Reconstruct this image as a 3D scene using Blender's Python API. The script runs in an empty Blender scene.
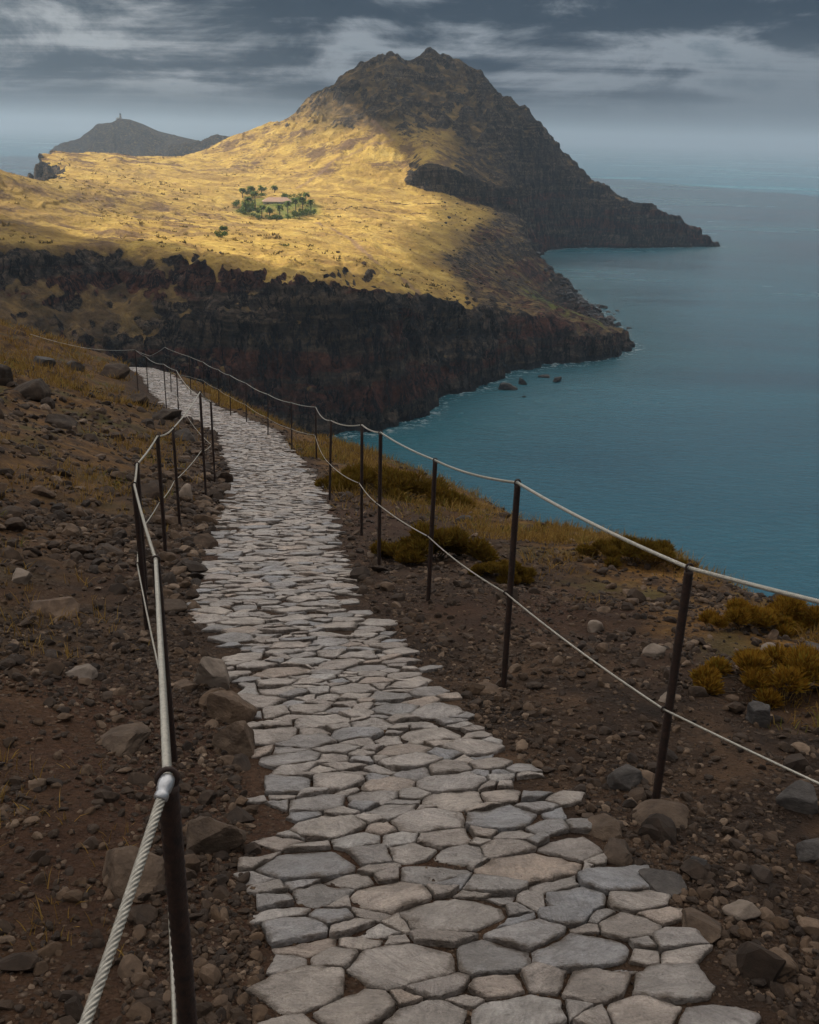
import bpy, bmesh, math, random
import numpy as np
from mathutils import Vector, Matrix

random.seed(7)
RNG = np.random.default_rng(11)
SC = bpy.context.scene
COL = SC.collection
R = math.radians

# ------------------------------------------------------------------ camera
CZ = 92.0                                    # eye height above the sea, metres
PITCH, ROLL, FPX = R(21.92), R(1.557), 940.0
cam_d = bpy.data.cameras.new("camera")
cam_d.sensor_fit = 'VERTICAL'
cam_d.sensor_height = 36.0
cam_d.lens = 36.0 * FPX / 1024.0
cam_d.clip_start = 0.05
cam_d.clip_end = 120000.0
cam = bpy.data.objects.new("camera", cam_d)
COL.objects.link(cam)
F = np.array([0, math.cos(PITCH), -math.sin(PITCH)])
RT = np.array([1.0, 0, 0]); UP = np.array([0, math.sin(PITCH), math.cos(PITCH)])
CR = math.cos(ROLL) * RT + math.sin(ROLL) * UP
CU = -math.sin(ROLL) * RT + math.cos(ROLL) * UP
cam.matrix_world = Matrix(((CR[0], CU[0], -F[0], 0), (CR[1], CU[1], -F[1], 0), (CR[2], CU[2], -F[2], CZ), (0, 0, 0, 1)))
SC.camera = cam

# ------------------------------------------------------------------ light, sky, exposure
SUN_EL = R(40.0)
SUN_DIR = np.array([-0.93, 0.37, 0.0]); SUN_DIR /= np.linalg.norm(SUN_DIR)
SUN_DIR = np.array([SUN_DIR[0] * math.cos(SUN_EL), SUN_DIR[1] * math.cos(SUN_EL), math.sin(SUN_EL)])
sun_d = bpy.data.lights.new("sun", 'SUN')
sun_d.energy = 4.7
sun_d.angle = R(0.5)
sun_d.color = (1.0, 0.93, 0.80)
sun = bpy.data.objects.new("sun", sun_d)
sun.rotation_euler = Vector(SUN_DIR).to_track_quat('Z', 'Y').to_euler()
sun.location = (0, 0, 400)
COL.objects.link(sun)

world = bpy.data.worlds.new("World")
SC.world = world
world.use_nodes = True


class N:
    """small node-tree writer"""
    def __init__(self, nt):
        self.nt = nt

    def new(self, kind, inputs=None, **props):
        n = self.nt.nodes.new(kind)
        for k, v in props.items():
            setattr(n, k, v)
        for k, v in (inputs or {}).items():
            s = n.inputs[k]
            if isinstance(v, bpy.types.NodeSocket):
                self.nt.links.new(v, s)
            else:
                s.default_value = v
        return n

    def math(self, op, a, b=0.0, c=0.0, clamp=False):
        n = self.new('ShaderNodeMath', {0: a, 1: b, 2: c}, operation=op)
        n.use_clamp = clamp
        return n.outputs[0]

    def noise(self, vec, scale, detail=4, rough=0.55, dist=0.0, out='Fac'):
        n = self.new('ShaderNodeTexNoise', {'Vector': vec, 'Scale': scale, 'Detail': detail, 'Roughness': rough, 'Distortion': dist})
        return n.outputs[out]

    def ramp(self, fac, stops, interp='LINEAR'):
        n = self.new('ShaderNodeValToRGB', {'Fac': fac})
        cr = n.color_ramp
        cr.interpolation = interp
        while len(cr.elements) < len(stops):
            cr.elements.new(0.5)
        for e, (p, c) in zip(cr.elements, stops):
            e.position = p
            e.color = (*c, 1) if hasattr(c, '__len__') else (c, c, c, 1)
        return n.outputs['Color']

    def mix(self, fac, a, b, blend='MIX'):
        n = self.new('ShaderNodeMix', data_type='RGBA', blend_type=blend)
        for idx, v in ((0, fac), (6, a), (7, b)):
            s = n.inputs[idx]
            if isinstance(v, bpy.types.NodeSocket):
                self.nt.links.new(v, s)
            else:
                s.default_value = (*v, 1) if hasattr(v, '__len__') and len(v) == 3 else v
        return n.outputs[2]

    def smooth(self, v, a, b):
        n = self.new('ShaderNodeMapRange', {'Value': v, 'From Min': a, 'From Max': b})
        n.interpolation_type = 'SMOOTHSTEP'
        return n.outputs[0]

    def attr(self, name):
        return self.new('ShaderNodeAttribute', attribute_name=name).outputs['Fac']

    def mapping(self, vec, scale=(1, 1, 1), loc=(0, 0, 0), rot=(0, 0, 0)):
        return self.new('ShaderNodeMapping', {'Vector': vec, 'Scale': scale, 'Location': loc, 'Rotation': rot}).outputs[0]


SKY_STRENGTH = 0.1
nt = world.node_tree
nt.nodes.clear()
w = N(nt)
sky = w.new('ShaderNodeTexSky', sky_type='NISHITA', sun_disc=False)
sky.sun_elevation = SUN_EL
sky.sun_rotation = math.atan2(SUN_DIR[0], SUN_DIR[1])
sky.altitude = 90
sky.dust_density = 2.5
geo = w.new('ShaderNodeTexCoord')
vec = geo.outputs['Generated']
sep = w.new('ShaderNodeSeparateXYZ', {0: vec})
el = w.math('MAXIMUM', sep.outputs[2], 0.0)
den = w.math('ADD', el, 0.035)
cx = w.math('DIVIDE', sep.outputs[0], den)
cy = w.math('DIVIDE', sep.outputs[1], den)
cv = w.new('ShaderNodeCombineXYZ', {0: cx, 1: cy, 2: 0.0}).outputs[0]
# broad bands of stratus, seen edge-on towards the horizon
bands = w.noise(w.mapping(cv, (0.16, 0.42, 1), (3.1, 1.7, 0)), 1.0, 6, 0.55, 0.6)
puffs = w.noise(w.mapping(vec, (6.5, 6.5, 19), (2.3, 0.6, 0.2)), 1.0, 10, 0.64, 0.35)
streak = w.noise(w.mapping(vec, (3.2, 3.2, 30), (1.3, 0, 0)), 1.0, 5, 0.55, 0.8)
dens = w.math('ADD', w.math('MULTIPLY', bands, 0.36), w.math('ADD', w.math('MULTIPLY', puffs, 0.52), w.math('MULTIPLY', streak, 0.12)))
# stratus base is thick above about six degrees, broken below, clear haze at the horizon
lift = w.smooth(el, 0.045, 0.125)
dens = w.math('ADD', dens, w.math('MULTIPLY', lift, 0.055))
dark = w.smooth(dens, 0.43, 0.58)
cloud_col = w.mix(dark, (2.2, 2.5, 2.78), (0.26, 0.42, 0.62))
cloud_col = w.mix(w.math('MULTIPLY', w.smooth(sep.outputs[0], -0.02, -0.35), 0.55), cloud_col, w.mix(dark, (3.6, 3.7, 3.7), (0.42, 0.60, 0.80)))
cover = w.math('MULTIPLY', w.smooth(dens, 0.36, 0.50), w.smooth(el, 0.012, 0.05))
low_col = w.mix(0.93, w.mix(1.0, sky.outputs[0], (0.45, 0.5, 0.55), 'MULTIPLY'), (0.92, 1.20, 1.47))
sky_col = w.mix(cover, low_col, cloud_col)
# overhead the overcast is pale, thinnest and brightest on the sun's side
over = w.smooth(el, 0.19, 0.36)
toward = w.new('ShaderNodeVectorMath', {0: vec, 1: (-0.45, 0.70, 0.55)}, operation='DOT_PRODUCT').outputs['Value']
sky_col = w.mix(over, sky_col, w.mix(w.smooth(toward, -0.45, 1.0), (1.5, 1.65, 1.8), (11.5, 11.0, 10.4)))
mist = w.math('MULTIPLY', w.smooth(sep.outputs[0], 0.02, 0.38), w.math('MULTIPLY', w.smooth(el, 0.115, 0.02), w.smooth(sep.outputs[1], 0.0, 0.4)))
sky_col = w.mix(w.math('MULTIPLY', mist, 0.8), sky_col, (1.12, 1.38, 1.62))
bg = w.new('ShaderNodeBackground', {'Color': sky_col, 'Strength': SKY_STRENGTH})
wo = w.new('ShaderNodeOutputWorld')
nt.links.new(bg.outputs[0], wo.inputs[0])

SC.view_settings.view_transform = 'Standard'
SC.view_settings.look = 'None'
SC.view_settings.gamma = 1.0
SC.view_settings.exposure = 0.72
SC.view_settings.use_curve_mapping = False
SC.render.engine = 'CYCLES'
SC.cycles.max_bounces = 8
SC.cycles.diffuse_bounces = 5
SC.cycles.glossy_bounces = 3
SC.cycles.volume_bounces = 1
SC.cycles.transparent_max_bounces = 8
SC.cycles.use_denoising = True
SC.cycles.caustics_reflective = False

# ------------------------------------------------------------------ numeric helpers


def _hash(ix, iy, iz, seed):
    h = (ix.astype(np.int64) * 374761393 + iy.astype(np.int64) * 668265263 + iz.astype(np.int64) * 2147483647 + seed * 1274126177) & 0xFFFFFFFF
    h = ((h ^ (h >> 13)) * 1274126177) & 0xFFFFFFFF
    h = ((h ^ (h >> 16)) * 2246822519) & 0xFFFFFFFF
    h = h ^ (h >> 15)
    return (h & 0xFFFFFF).astype(np.float64) / 8388607.5 - 1.0


def noise3(x, y, z=None, seed=0):
    x = np.asarray(x, float); y = np.asarray(y, float)
    z = np.zeros_like(x) if z is None else np.asarray(z, float) + np.zeros_like(x)
    x0 = np.floor(x); y0 = np.floor(y); z0 = np.floor(z)
    fx, fy, fz = x - x0, y - y0, z - z0
    u, v, t = [f * f * f * (f * (f * 6 - 15) + 10) for f in (fx, fy, fz)]
    out = 0
    flat = not np.any(z)
    for dz in ((0,) if flat else (0, 1)):
        for dy in (0, 1):
            for dx in (0, 1):
                wgt = (u if dx else 1 - u) * (v if dy else 1 - v) * (1 if flat else (t if dz else 1 - t))
                out = out + wgt * _hash(x0 + dx, y0 + dy, z0 + dz, seed)
    return out


def fbm(x, y, z=None, octaves=4, gain=0.5, seed=0):
    a, s, tot = 1.0, 0.0, 0.0
    f = 1.0
    for o in range(octaves):
        s = s + a * noise3(x * f + 13.7 * o, y * f - 7.1 * o, None if z is None else z * f, seed + o)
        tot += a
        a *= gain
        f *= 2.03
    return s / tot


def sstep(x, a, b):
    t = np.clip((x - a) / (b - a), 0, 1)
    return t * t * (3 - 2 * t)


def smin(a, b, k):
    h = np.clip(0.5 + 0.5 * (b - a) / k, 0, 1)
    return b * (1 - h) + a * h - k * h * (1 - h)


def mesh_obj(name, verts, faces, mat=None, parent=None, smooth=True, attrs=None):
    """verts (n,3) array, faces (m,k) int array or list of such arrays"""
    me = bpy.data.meshes.new(name)
    verts = np.asarray(verts, dtype=np.float32)
    if isinstance(faces, np.ndarray):
        faces = [faces]
    faces = [np.asarray(f, dtype=np.int32) for f in faces if len(f)]
    nl = sum(f.size for f in faces); npoly = sum(len(f) for f in faces)
    me.vertices.add(len(verts)); me.vertices.foreach_set('co', verts.ravel())
    me.loops.add(nl); me.loops.foreach_set('vertex_index', np.concatenate([f.ravel() for f in faces]))
    starts, tot = [], 0
    for f in faces:
        starts.append(np.arange(len(f)) * f.shape[1] + tot)
        tot += f.size
    me.polygons.add(npoly)
    me.polygons.foreach_set('loop_start', np.concatenate(starts).astype(np.int32))
    me.polygons.foreach_set('use_smooth', np.full(npoly, smooth, dtype=bool))
    me.update(calc_edges=True)
    me.validate()
    for k, a in (attrs or {}).items():
        at = me.attributes.new(k, 'FLOAT', 'POINT')
        at.data.foreach_set('value', np.asarray(a, dtype=np.float32))
    if mat:
        me.materials.append(mat)
    o = bpy.data.objects.new(name, me)
    COL.objects.link(o)
    if parent:
        o.parent = parent
    return o


def grid_faces(nr, nc):
    i = np.arange(nr - 1)[:, None] * nc + np.arange(nc - 1)[None, :]
    return np.stack([i, i + 1, i + nc + 1, i + nc], -1).reshape(-1, 4)


def tag(o, label=None, cat=None, group=None, kind=None):
    for k, v in (('label', label), ('category', cat), ('group', group), ('kind', kind)):
        if v:
            o[k] = v
    return o


def empty(name, loc=(0, 0, 0), rz=0.0):
    o = bpy.data.objects.new(name, None)
    o.location = loc
    o.rotation_euler = (0, 0, rz)
    o.empty_display_size = 0.2
    COL.objects.link(o)
    return o


def ray_dir(px, py):
    v = CR * (px - 409.5) / FPX - CU * (py - 512) / FPX + F
    return v / math.hypot(v[0], v[1])


def at(px, py, D):
    """point of the place at horizontal range D on a sight line of the survey photograph"""
    v = ray_dir(px, py) * D
    return np.array([v[0], v[1], v[2] + CZ])


# ------------------------------------------------------------------ materials


def material(name):
    m = bpy.data.materials.new(name)
    m.use_nodes = True
    m.node_tree.nodes.clear()
    n = N(m.node_tree)
    out = n.new('ShaderNodeOutputMaterial')
    return m, n, out


def finish(n, out, color, rough=0.9, bump=None, bump_dist=0.02, bump_strength=1.0, spec=0.3, metallic=0.0, extra=None):
    ins = {'Base Color': color, 'Roughness': rough, 'Specular IOR Level': spec, 'Metallic': metallic}
    if not isinstance(color, bpy.types.NodeSocket):
        ins['Base Color'] = (*color, 1)
    if bump is not None:
        b = n.new('ShaderNodeBump', {'Height': bump, 'Distance': bump_dist, 'Strength': bump_strength})
        ins['Normal'] = b.outputs[0]
    if extra:
        ins.update(extra)
    p = n.new('ShaderNodeBsdfPrincipled', ins)
    n.nt.links.new(p.outputs[0], out.inputs[0])
    return p


def mat_dirt():
    m, n, out = material("stony_dirt")
    P = n.new('ShaderNodeTexCoord').outputs['Object']
    g = n.attr('grass')
    big = n.noise(P, 0.35, 4)
    mid = n.noise(P, 3.0, 6, 0.6)
    fine = n.noise(P, 40.0, 5, 0.65)
    vor = n.new('ShaderNodeTexVoronoi', {'Vector': P, 'Scale': 30.0, 'Randomness': 1.0})
    vor2 = n.new('ShaderNodeTexVoronoi', {'Vector': P, 'Scale': 75.0, 'Randomness': 1.0})
    peb = n.math('MULTIPLY', n.smooth(vor.outputs['Distance'], 0.55, 0.1), n.smooth(n.noise(P, 2.2, 4), 0.42, 0.6))
    c = n.ramp(mid, [(0.32, (0.012, 0.0075, 0.005)), (0.5, (0.032, 0.020, 0.012)), (0.68, (0.068, 0.044, 0.027))])
    c = n.mix(n.smooth(big, 0.45, 0.7), c, n.ramp(fine, [(0.3, (0.022, 0.011, 0.0065)), (0.7, (0.066, 0.036, 0.021))]))
    hue = n.new('ShaderNodeSeparateColor', {0: vor.outputs['Color']}).outputs[0]
    pc = n.ramp(hue, [(0.0, (0.025, 0.022, 0.021)), (0.4, (0.06, 0.046, 0.036)), (0.75, (0.09, 0.066, 0.046)), (1.0, (0.14, 0.125, 0.115))])
    c = n.mix(n.math('MULTIPLY', peb, 0.8), c, pc)
    gc = n.ramp(n.noise(P, 9.0, 5, 0.6), [(0.3, (0.060, 0.034, 0.010)), (0.5, (0.15, 0.085, 0.022)), (0.7, (0.25, 0.150, 0.042))])
    gc = n.mix(n.smooth(n.noise(P, 0.8, 3), 0.5, 0.68), gc, (0.075, 0.075, 0.02))
    gm = n.math('MULTIPLY', g, n.smooth(n.noise(P, 1.6, 6, 0.65), 0.36, 0.56))
    c = n.mix(n.math('MULTIPLY', gm, 0.85), c, gc)
    h = n.math('ADD', n.math('MULTIPLY', peb, 0.55), n.math('ADD', n.math('MULTIPLY', fine, 0.5), n.math('MULTIPLY', n.smooth(vor2.outputs['Distance'], 0.6, 0.0), 0.18)))
    c = n.mix(1.0, c, (0.92, 0.78, 0.66), 'MULTIPLY')
    finish(n, out, c, 0.92, h, 0.028, 1.0, 0.2)
    return m


def mat_flagstone():
    m, n, out = material("worn_flagstone")
    P = n.new('ShaderNodeTexCoord').outputs['Object']
    ri = n.new('ShaderNodeNewGeometry').outputs['Random Per Island']
    base = n.ramp(ri, [(0.0, (0.32, 0.265, 0.23)), (0.22, (0.44, 0.375, 0.33)), (0.42, (0.28, 0.275, 0.285)), (0.6, (0.49, 0.41, 0.35)), (0.78, (0.26, 0.245, 0.24)), (0.9, (0.45, 0.345, 0.275)), (1.0, (0.46, 0.425, 0.40))])
    off = n.new('ShaderNodeVectorMath', {0: P, 1: n.new('ShaderNodeCombineXYZ', {0: n.math('MULTIPLY', ri, 37.0), 1: n.math('MULTIPLY', ri, 91.0), 2: 0.0}).outputs[0]}, operation='ADD').outputs[0]
    cloud = n.noise(off, 7.0, 6, 0.62)
    c = n.mix(n.smooth(cloud, 0.35, 0.68), n.mix(0.5, base, (0.15, 0.125, 0.105)), base)
    stain = n.smooth(n.noise(off, 16.0, 6, 0.7), 0.60, 0.72)
    c = n.mix(n.math('MULTIPLY', stain, 0.55), c, (0.085, 0.065, 0.05))
    lich = n.smooth(n.noise(P, 24.0, 4, 0.6), 0.68, 0.76)
    c = n.mix(n.math('MULTIPLY', lich, 0.5), c, (0.36, 0.33, 0.29))
    soil = n.math('ADD', n.math('MULTIPLY', n.attr('rim'), 0.62), n.math('MULTIPLY', n.math('SUBTRACT', n.noise(P, 13.0, 6, 0.68), 0.5), 1.9))
    c = n.mix(n.math('MULTIPLY', n.smooth(soil, 0.36, 0.80), 0.8), c, (0.095, 0.066, 0.045))
    rv = n.new('ShaderNodeVectorRotate', {'Vector': off, 'Angle': n.math('MULTIPLY', ri, 40.0)}, rotation_type='Z_AXIS').outputs[0]
    lines = n.noise(n.mapping(rv, (12, 42, 40)), 1.0, 6, 0.70, 1.2)
    c = n.mix(0.4, c, n.ramp(lines, [(0.34, 0.22), (0.5, 0.5), (0.68, 0.78)]), 'OVERLAY')
    speck = n.noise(P, 140.0, 3, 0.6)
    c = n.mix(0.35, c, n.ramp(speck, [(0.3, 0.28), (0.7, 0.74)]), 'OVERLAY')
    lay = n.noise(n.mapping(off, (6, 11, 8), rot=(0, 0, 0.35)), 1.0, 7, 0.68, 0.9)
    pit = n.noise(off, 34.0, 6, 0.7)
    h = n.math('ADD', n.math('MULTIPLY', lay, 1.3), n.math('ADD', n.math('MULTIPLY', pit, 0.7), n.math('ADD', n.math('MULTIPLY', lines, 0.35), n.math('MULTIPLY', speck, 0.22))))
    rough = n.ramp(n.noise(off, 11.0, 5, 0.6), [(0.3, 0.28), (0.7, 0.60)])
    finish(n, out, c, rough, h, 0.034, 1.0, 0.5)
    return m


def mat_stone(name, stops, scale=8.0, rough=0.85, bump=0.02, island=True, spec=0.25):
    m, n, out = material(name)
    P = n.new('ShaderNodeTexCoord').outputs['Object']
    nz = n.noise(P, scale, 6, 0.65, 0.3)
    c = n.ramp(nz, [(0.25 + 0.5 * i / (len(stops) - 1), s) for i, s in enumerate(stops)])
    if island:
        ri = n.new('ShaderNodeNewGeometry').outputs['Random Per Island']
        tint = n.ramp(ri, [(0.0, (0.27, 0.22, 0.19)), (0.3, (0.62, 0.50, 0.40)), (0.5, (0.40, 0.35, 0.33)), (0.75, (0.95, 0.75, 0.56)), (0.9, (1.25, 1.05, 0.88)), (1.0, (2.1, 1.9, 1.7))])
        c = n.mix(1.0, c, tint, 'MULTIPLY')
    else:
        oi = n.new('ShaderNodeObjectInfo').outputs['Random']
        tint = n.ramp(oi, [(0.0, (0.75, 0.72, 0.70)), (0.5, (1.0, 0.95, 0.9)), (1.0, (1.25, 1.12, 1.0))])
        c = n.mix(1.0, c, tint, 'MULTIPLY')
    lay = n.noise(n.mapping(P, (6, 6, 24), rot=(0.5, 0.3, 0)), 1.0, 5, 0.6)
    h = n.math('ADD', n.math('MULTIPLY', lay, 0.7), n.math('MULTIPLY', n.noise(P, scale * 4, 5, 0.65), 0.6))
    finish(n, out, c, rough, h, bump, 0.9, spec)
    return m


def mat_far_land():
    m, n, out = material("dry_headland")
    P = n.new('ShaderNodeTexCoord').outputs['Object']
    g = n.attr('grass'); sc = n.attr('scrub')
    big = n.noise(P, 0.012, 5, 0.6)
    mid = n.noise(P, 0.06, 6, 0.62)
    fine = n.noise(P, 0.5, 5, 0.65)
    # rock
    zsep = n.new('ShaderNodeSeparateXYZ', {0: P})
    warp = n.new('ShaderNodeVectorMath', {0: P, 1: n.new('ShaderNodeVectorMath', {0: n.noise(P, 0.03, 5, 0.6, out='Color'), 1: (14, 14, 9)}, operation='MULTIPLY').outputs[0]}, operation='ADD').outputs[0]
    strata = n.noise(n.mapping(warp, (0.010, 0.010, 0.11)), 1.0, 4, 0.6)
    beds = n.noise(n.mapping(warp, (0.02, 0.02, 0.55)), 1.0, 5, 0.65)
    ribs = n.noise(n.mapping(warp, (0.30, 0.30, 0.05)), 1.0, 7, 0.70, 0.3)
    crack = n.math('ABSOLUTE', n.math('SUBTRACT', n.noise(n.mapping(warp, (0.16, 0.16, 0.035)), 1.0, 6, 0.68), 0.5))
    rc = n.ramp(n.math('ADD', n.math('MULTIPLY', ribs, 0.6), n.math('MULTIPLY', beds, 0.4)), [(0.36, (0.014, 0.011, 0.009)), (0.5, (0.056, 0.041, 0.030)), (0.64, (0.18, 0.125, 0.082))])
    red = n.math('MULTIPLY', n.smooth(strata, 0.50, 0.58), n.smooth(zsep.outputs[2], 60.0, 44.0))
    rc = n.mix(n.math('MULTIPLY', red, 0.8), rc, n.ramp(ribs, [(0.35, (0.030, 0.010, 0.007)), (0.65, (0.15, 0.052, 0.032))]))
    pale = n.math('MULTIPLY', n.smooth(strata, 0.46, 0.38), n.smooth(beds, 0.46, 0.56))
    rc = n.mix(n.math('MULTIPLY', pale, 0.6), rc, (0.15, 0.105, 0.068))
    rc = n.mix(n.smooth(crack, 0.045, 0.0), rc, (0.007, 0.006, 0.006))
    rc = n.mix(0.75, rc, n.ramp(n.noise(P, 0.9, 6, 0.7), [(0.32, 0.12), (0.5, 0.5), (0.68, 0.88)]), 'OVERLAY')
    wet = n.smooth(n.math('ADD', zsep.outputs[2], n.math('MULTIPLY', fine, 2.0)), 4.0, 2.0)
    rc = n.mix(n.math('MULTIPLY', wet, 0.8), rc, (0.012, 0.011, 0.011))
    # grass
    gc = n.ramp(mid, [(0.25, (0.25, 0.145, 0.042)), (0.42, (0.42, 0.262, 0.070)), (0.58, (0.57, 0.375, 0.092)), (0.75, (0.64, 0.455, 0.150))])
    gc = n.mix(n.math('MULTIPLY', n.smooth(n.noise(P, 0.034, 9, 0.74, 0.15), 0.47, 0.58), n.attr('scree_shade')), gc, n.ramp(fine, [(0.3, (0.085, 0.048, 0.034)), (0.7, (0.21, 0.12, 0.07))]))
    tuft = n.smooth(n.noise(P, 0.45, 6, 0.75), 0.54, 0.64)
    gc = n.mix(n.math('MULTIPLY', tuft, 0.6), gc, (0.12, 0.078, 0.03))
    # scrub, with painted shade on the left ridge: brown slopes of thin grass over scree
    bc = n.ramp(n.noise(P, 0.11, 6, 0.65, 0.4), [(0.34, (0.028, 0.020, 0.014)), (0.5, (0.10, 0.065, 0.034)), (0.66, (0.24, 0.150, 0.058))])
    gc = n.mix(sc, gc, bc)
    green = n.math('MULTIPLY', n.attr('green'), n.smooth(mid, 0.32, 0.55))
    gc = n.mix(green, gc, (0.12, 0.155, 0.03))
    trail = n.attr('trail')
    gc = n.mix(n.math('MULTIPLY', trail, 0.75), gc, (0.27, 0.165, 0.10))
    gm = n.smooth(n.math('ADD', g, n.math('MULTIPLY', n.math('SUBTRACT', n.noise(n.mapping(P, (0.17, 0.17, 0.055)), 1.0, 8, 0.72, 0.4), 0.5), 1.7)), 0.40, 0.60)
    c = n.mix(gm, rc, gc)
    h = n.math('ADD', n.math('MULTIPLY', n.noise(P, 0.22, 8, 0.70), 3.0), n.math('ADD', n.math('MULTIPLY', ribs, 3.0), n.math('ADD', n.math('MULTIPLY', beds, 1.6), n.math('MULTIPLY', n.smooth(crack, 0.0, 0.06), 1.2))))
    finish(n, out, c, 0.95, h, 1.0, n.math('SUBTRACT', 1.0, n.math('MULTIPLY', gm, 0.25)), 0.1)
    return m


def mat_sea():
    m, n, out = material("sea_water")
    P = n.new('ShaderNodeTexCoord').outputs['Object']
    shore = n.attr('shore')
    big = n.noise(n.mapping(P, (0.0022, 0.006, 1), rot=(0, 0, 0.2)), 1.0, 5, 0.6, 0.6)
    deep = n.ramp(big, [(0.36, (0.004, 0.050, 0.088)), (0.64, (0.013, 0.112, 0.160))])
    c = n.mix(n.math('MULTIPLY', n.smooth(n.math('ADD', shore, n.math('MULTIPLY', n.noise(P, 0.02, 4), 40.0)), 95.0, 10.0), 0.55), deep, (0.012, 0.105, 0.125))
    fo = n.noise(P, 0.35, 7, 0.7, 0.5)
    foam = n.math('MULTIPLY', n.smooth(shore, 11.0, 0.0), n.smooth(fo, 0.50, 0.64))
    c = n.mix(n.math('MULTIPLY', foam, 0.75), c, (0.55, 0.60, 0.60))
    w1 = n.noise(n.mapping(P, (0.26, 0.55, 1), rot=(0, 0, 0.35)), 1.0, 7, 0.66, 0.3)
    w2 = n.noise(n.mapping(P, (0.03, 0.07, 1), rot=(0, 0, -0.2)), 1.0, 4, 0.55)
    h = n.math('ADD', n.math('MULTIPLY', w1, 1.5), n.math('MULTIPLY', w2, 2.0))
    rough = n.ramp(big, [(0.35, 0.16), (0.65, 0.30)])
    finish(n, out, c, rough, h, 1.0, 0.85, 0.35, extra={'IOR': 1.33})
    return m


def mat_simple(name, a, b, scale, rough=0.8, bump=0.004, spec=0.3, metallic=0.0, ao=None):
    m, n, out = material(name)
    P = n.new('ShaderNodeTexCoord').outputs['Object']
    nz = n.noise(P, scale, 6, 0.65)
    c = n.ramp(nz, [(0.3, a), (0.7, b)])
    finish(n, out, c, rough, n.noise(P, scale * 3, 4, 0.6), bump, 0.8, spec, metallic)
    return m


def mat_leaf(name, stops, transl=0.35):
    m, n, out = material(name)
    ri = n.new('ShaderNodeNewGeometry').outputs['Random Per Island']
    P = n.new('ShaderNodeTexCoord').outputs['Object']
    v = n.math('ADD', n.math('MULTIPLY', ri, 0.55), n.math('MULTIPLY', n.noise(P, 3.0, 3), 0.45))
    c = n.ramp(v, [(0.15 + 0.7 * i / (len(stops) - 1), s) for i, s in enumerate(stops)])
    d = n.new('ShaderNodeBsdfDiffuse', {'Color': c})
    t = n.new('ShaderNodeBsdfTranslucent', {'Color': c})
    mx = n.new('ShaderNodeMixShader', {0: transl, 1: d.outputs[0], 2: t.outputs[0]})
    n.nt.links.new(mx.outputs[0], out.inputs[0])
    return m


M_DIRT = mat_dirt()
M_FLAG = mat_flagstone()
M_RUB = mat_stone("loose_stone", [(0.028, 0.021, 0.016), (0.066, 0.050, 0.038), (0.115, 0.090, 0.071)], 18.0, 0.85, 0.006)
M_ROCK = mat_stone("brown_rock", [(0.030, 0.021, 0.016), (0.080, 0.057, 0.041), (0.15, 0.112, 0.083)], 7.0, 0.85, 0.02, False)
M_ROCK_D = mat_stone("dark_rock", [(0.022, 0.020, 0.020), (0.055, 0.05, 0.048), (0.10, 0.088, 0.08)], 7.0, 0.8, 0.02, False)
M_ROCK_K = mat_stone("dark_brown_rock", [(0.014, 0.010, 0.008), (0.042, 0.030, 0.022), (0.085, 0.062, 0.045)], 5.0, 0.9, 0.03, False)
M_ROCK_P = mat_stone("pale_rock", [(0.09, 0.073, 0.060), (0.18, 0.147, 0.122), (0.27, 0.232, 0.198)], 7.0, 0.8, 0.015, False)
M_SEAROCK = mat_stone("wet_sea_rock", [(0.012, 0.011, 0.011), (0.03, 0.026, 0.024), (0.06, 0.05, 0.042)], 0.6, 0.6, 0.3, False)
M_LAND = mat_far_land()
M_SEA = mat_sea()
M_POST = mat_simple("rusted_iron", (0.009, 0.006, 0.005), (0.042, 0.019, 0.012), 60.0, 0.75, 0.002, 0.4, 0.0)
def mat_cable():
    m, n, out = material("galvanised_cable")
    P = n.new('ShaderNodeTexCoord').outputs['Object']
    c = n.ramp(n.noise(P, 90.0, 6, 0.65), [(0.3, (0.22, 0.20, 0.17)), (0.7, (0.42, 0.39, 0.33))])
    c = n.mix(n.smooth(n.attr('groove'), 0.02, 0.22), c, (0.035, 0.03, 0.025))     # darker in the grooves between the strands
    finish(n, out, c, 0.42, n.noise(P, 400.0, 3), 0.0005, 0.5, 0.5, 0.4)
    return m


M_CABLE = mat_cable()
M_CLAMP = mat_simple("zinc_sleeve", (0.30, 0.30, 0.31), (0.52, 0.52, 0.53), 60.0, 0.38, 0.001, 0.5, 0.75)
M_STRAW = mat_leaf("dry_grass_blades", [(0.11, 0.062, 0.018), (0.22, 0.13, 0.036), (0.34, 0.22, 0.07)])
M_GRASSG = mat_leaf("green_grass_blades", [(0.07, 0.07, 0.015), (0.14, 0.13, 0.03), (0.20, 0.17, 0.05)])
M_SHRUB = mat_leaf("ochre_shrub_leaves", [(0.075, 0.040, 0.008), (0.20, 0.095, 0.013), (0.28, 0.155, 0.022), (0.20, 0.17, 0.03)])
M_SHRUB_G = mat_leaf("olive_shrub_leaves", [(0.06, 0.034, 0.008), (0.14, 0.075, 0.013), (0.15, 0.11, 0.02), (0.20, 0.10, 0.016)])
M_TWIG = mat_simple("twigs", (0.03, 0.02, 0.013), (0.08, 0.055, 0.035), 30.0, 0.9)
M_PALM = mat_leaf("palm_fronds", [(0.065, 0.095, 0.022), (0.105, 0.145, 0.035), (0.155, 0.20, 0.05)])
M_BUSH = mat_leaf("grove_bush_leaves", [(0.03, 0.055, 0.012), (0.06, 0.095, 0.02), (0.10, 0.13, 0.03)])

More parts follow.
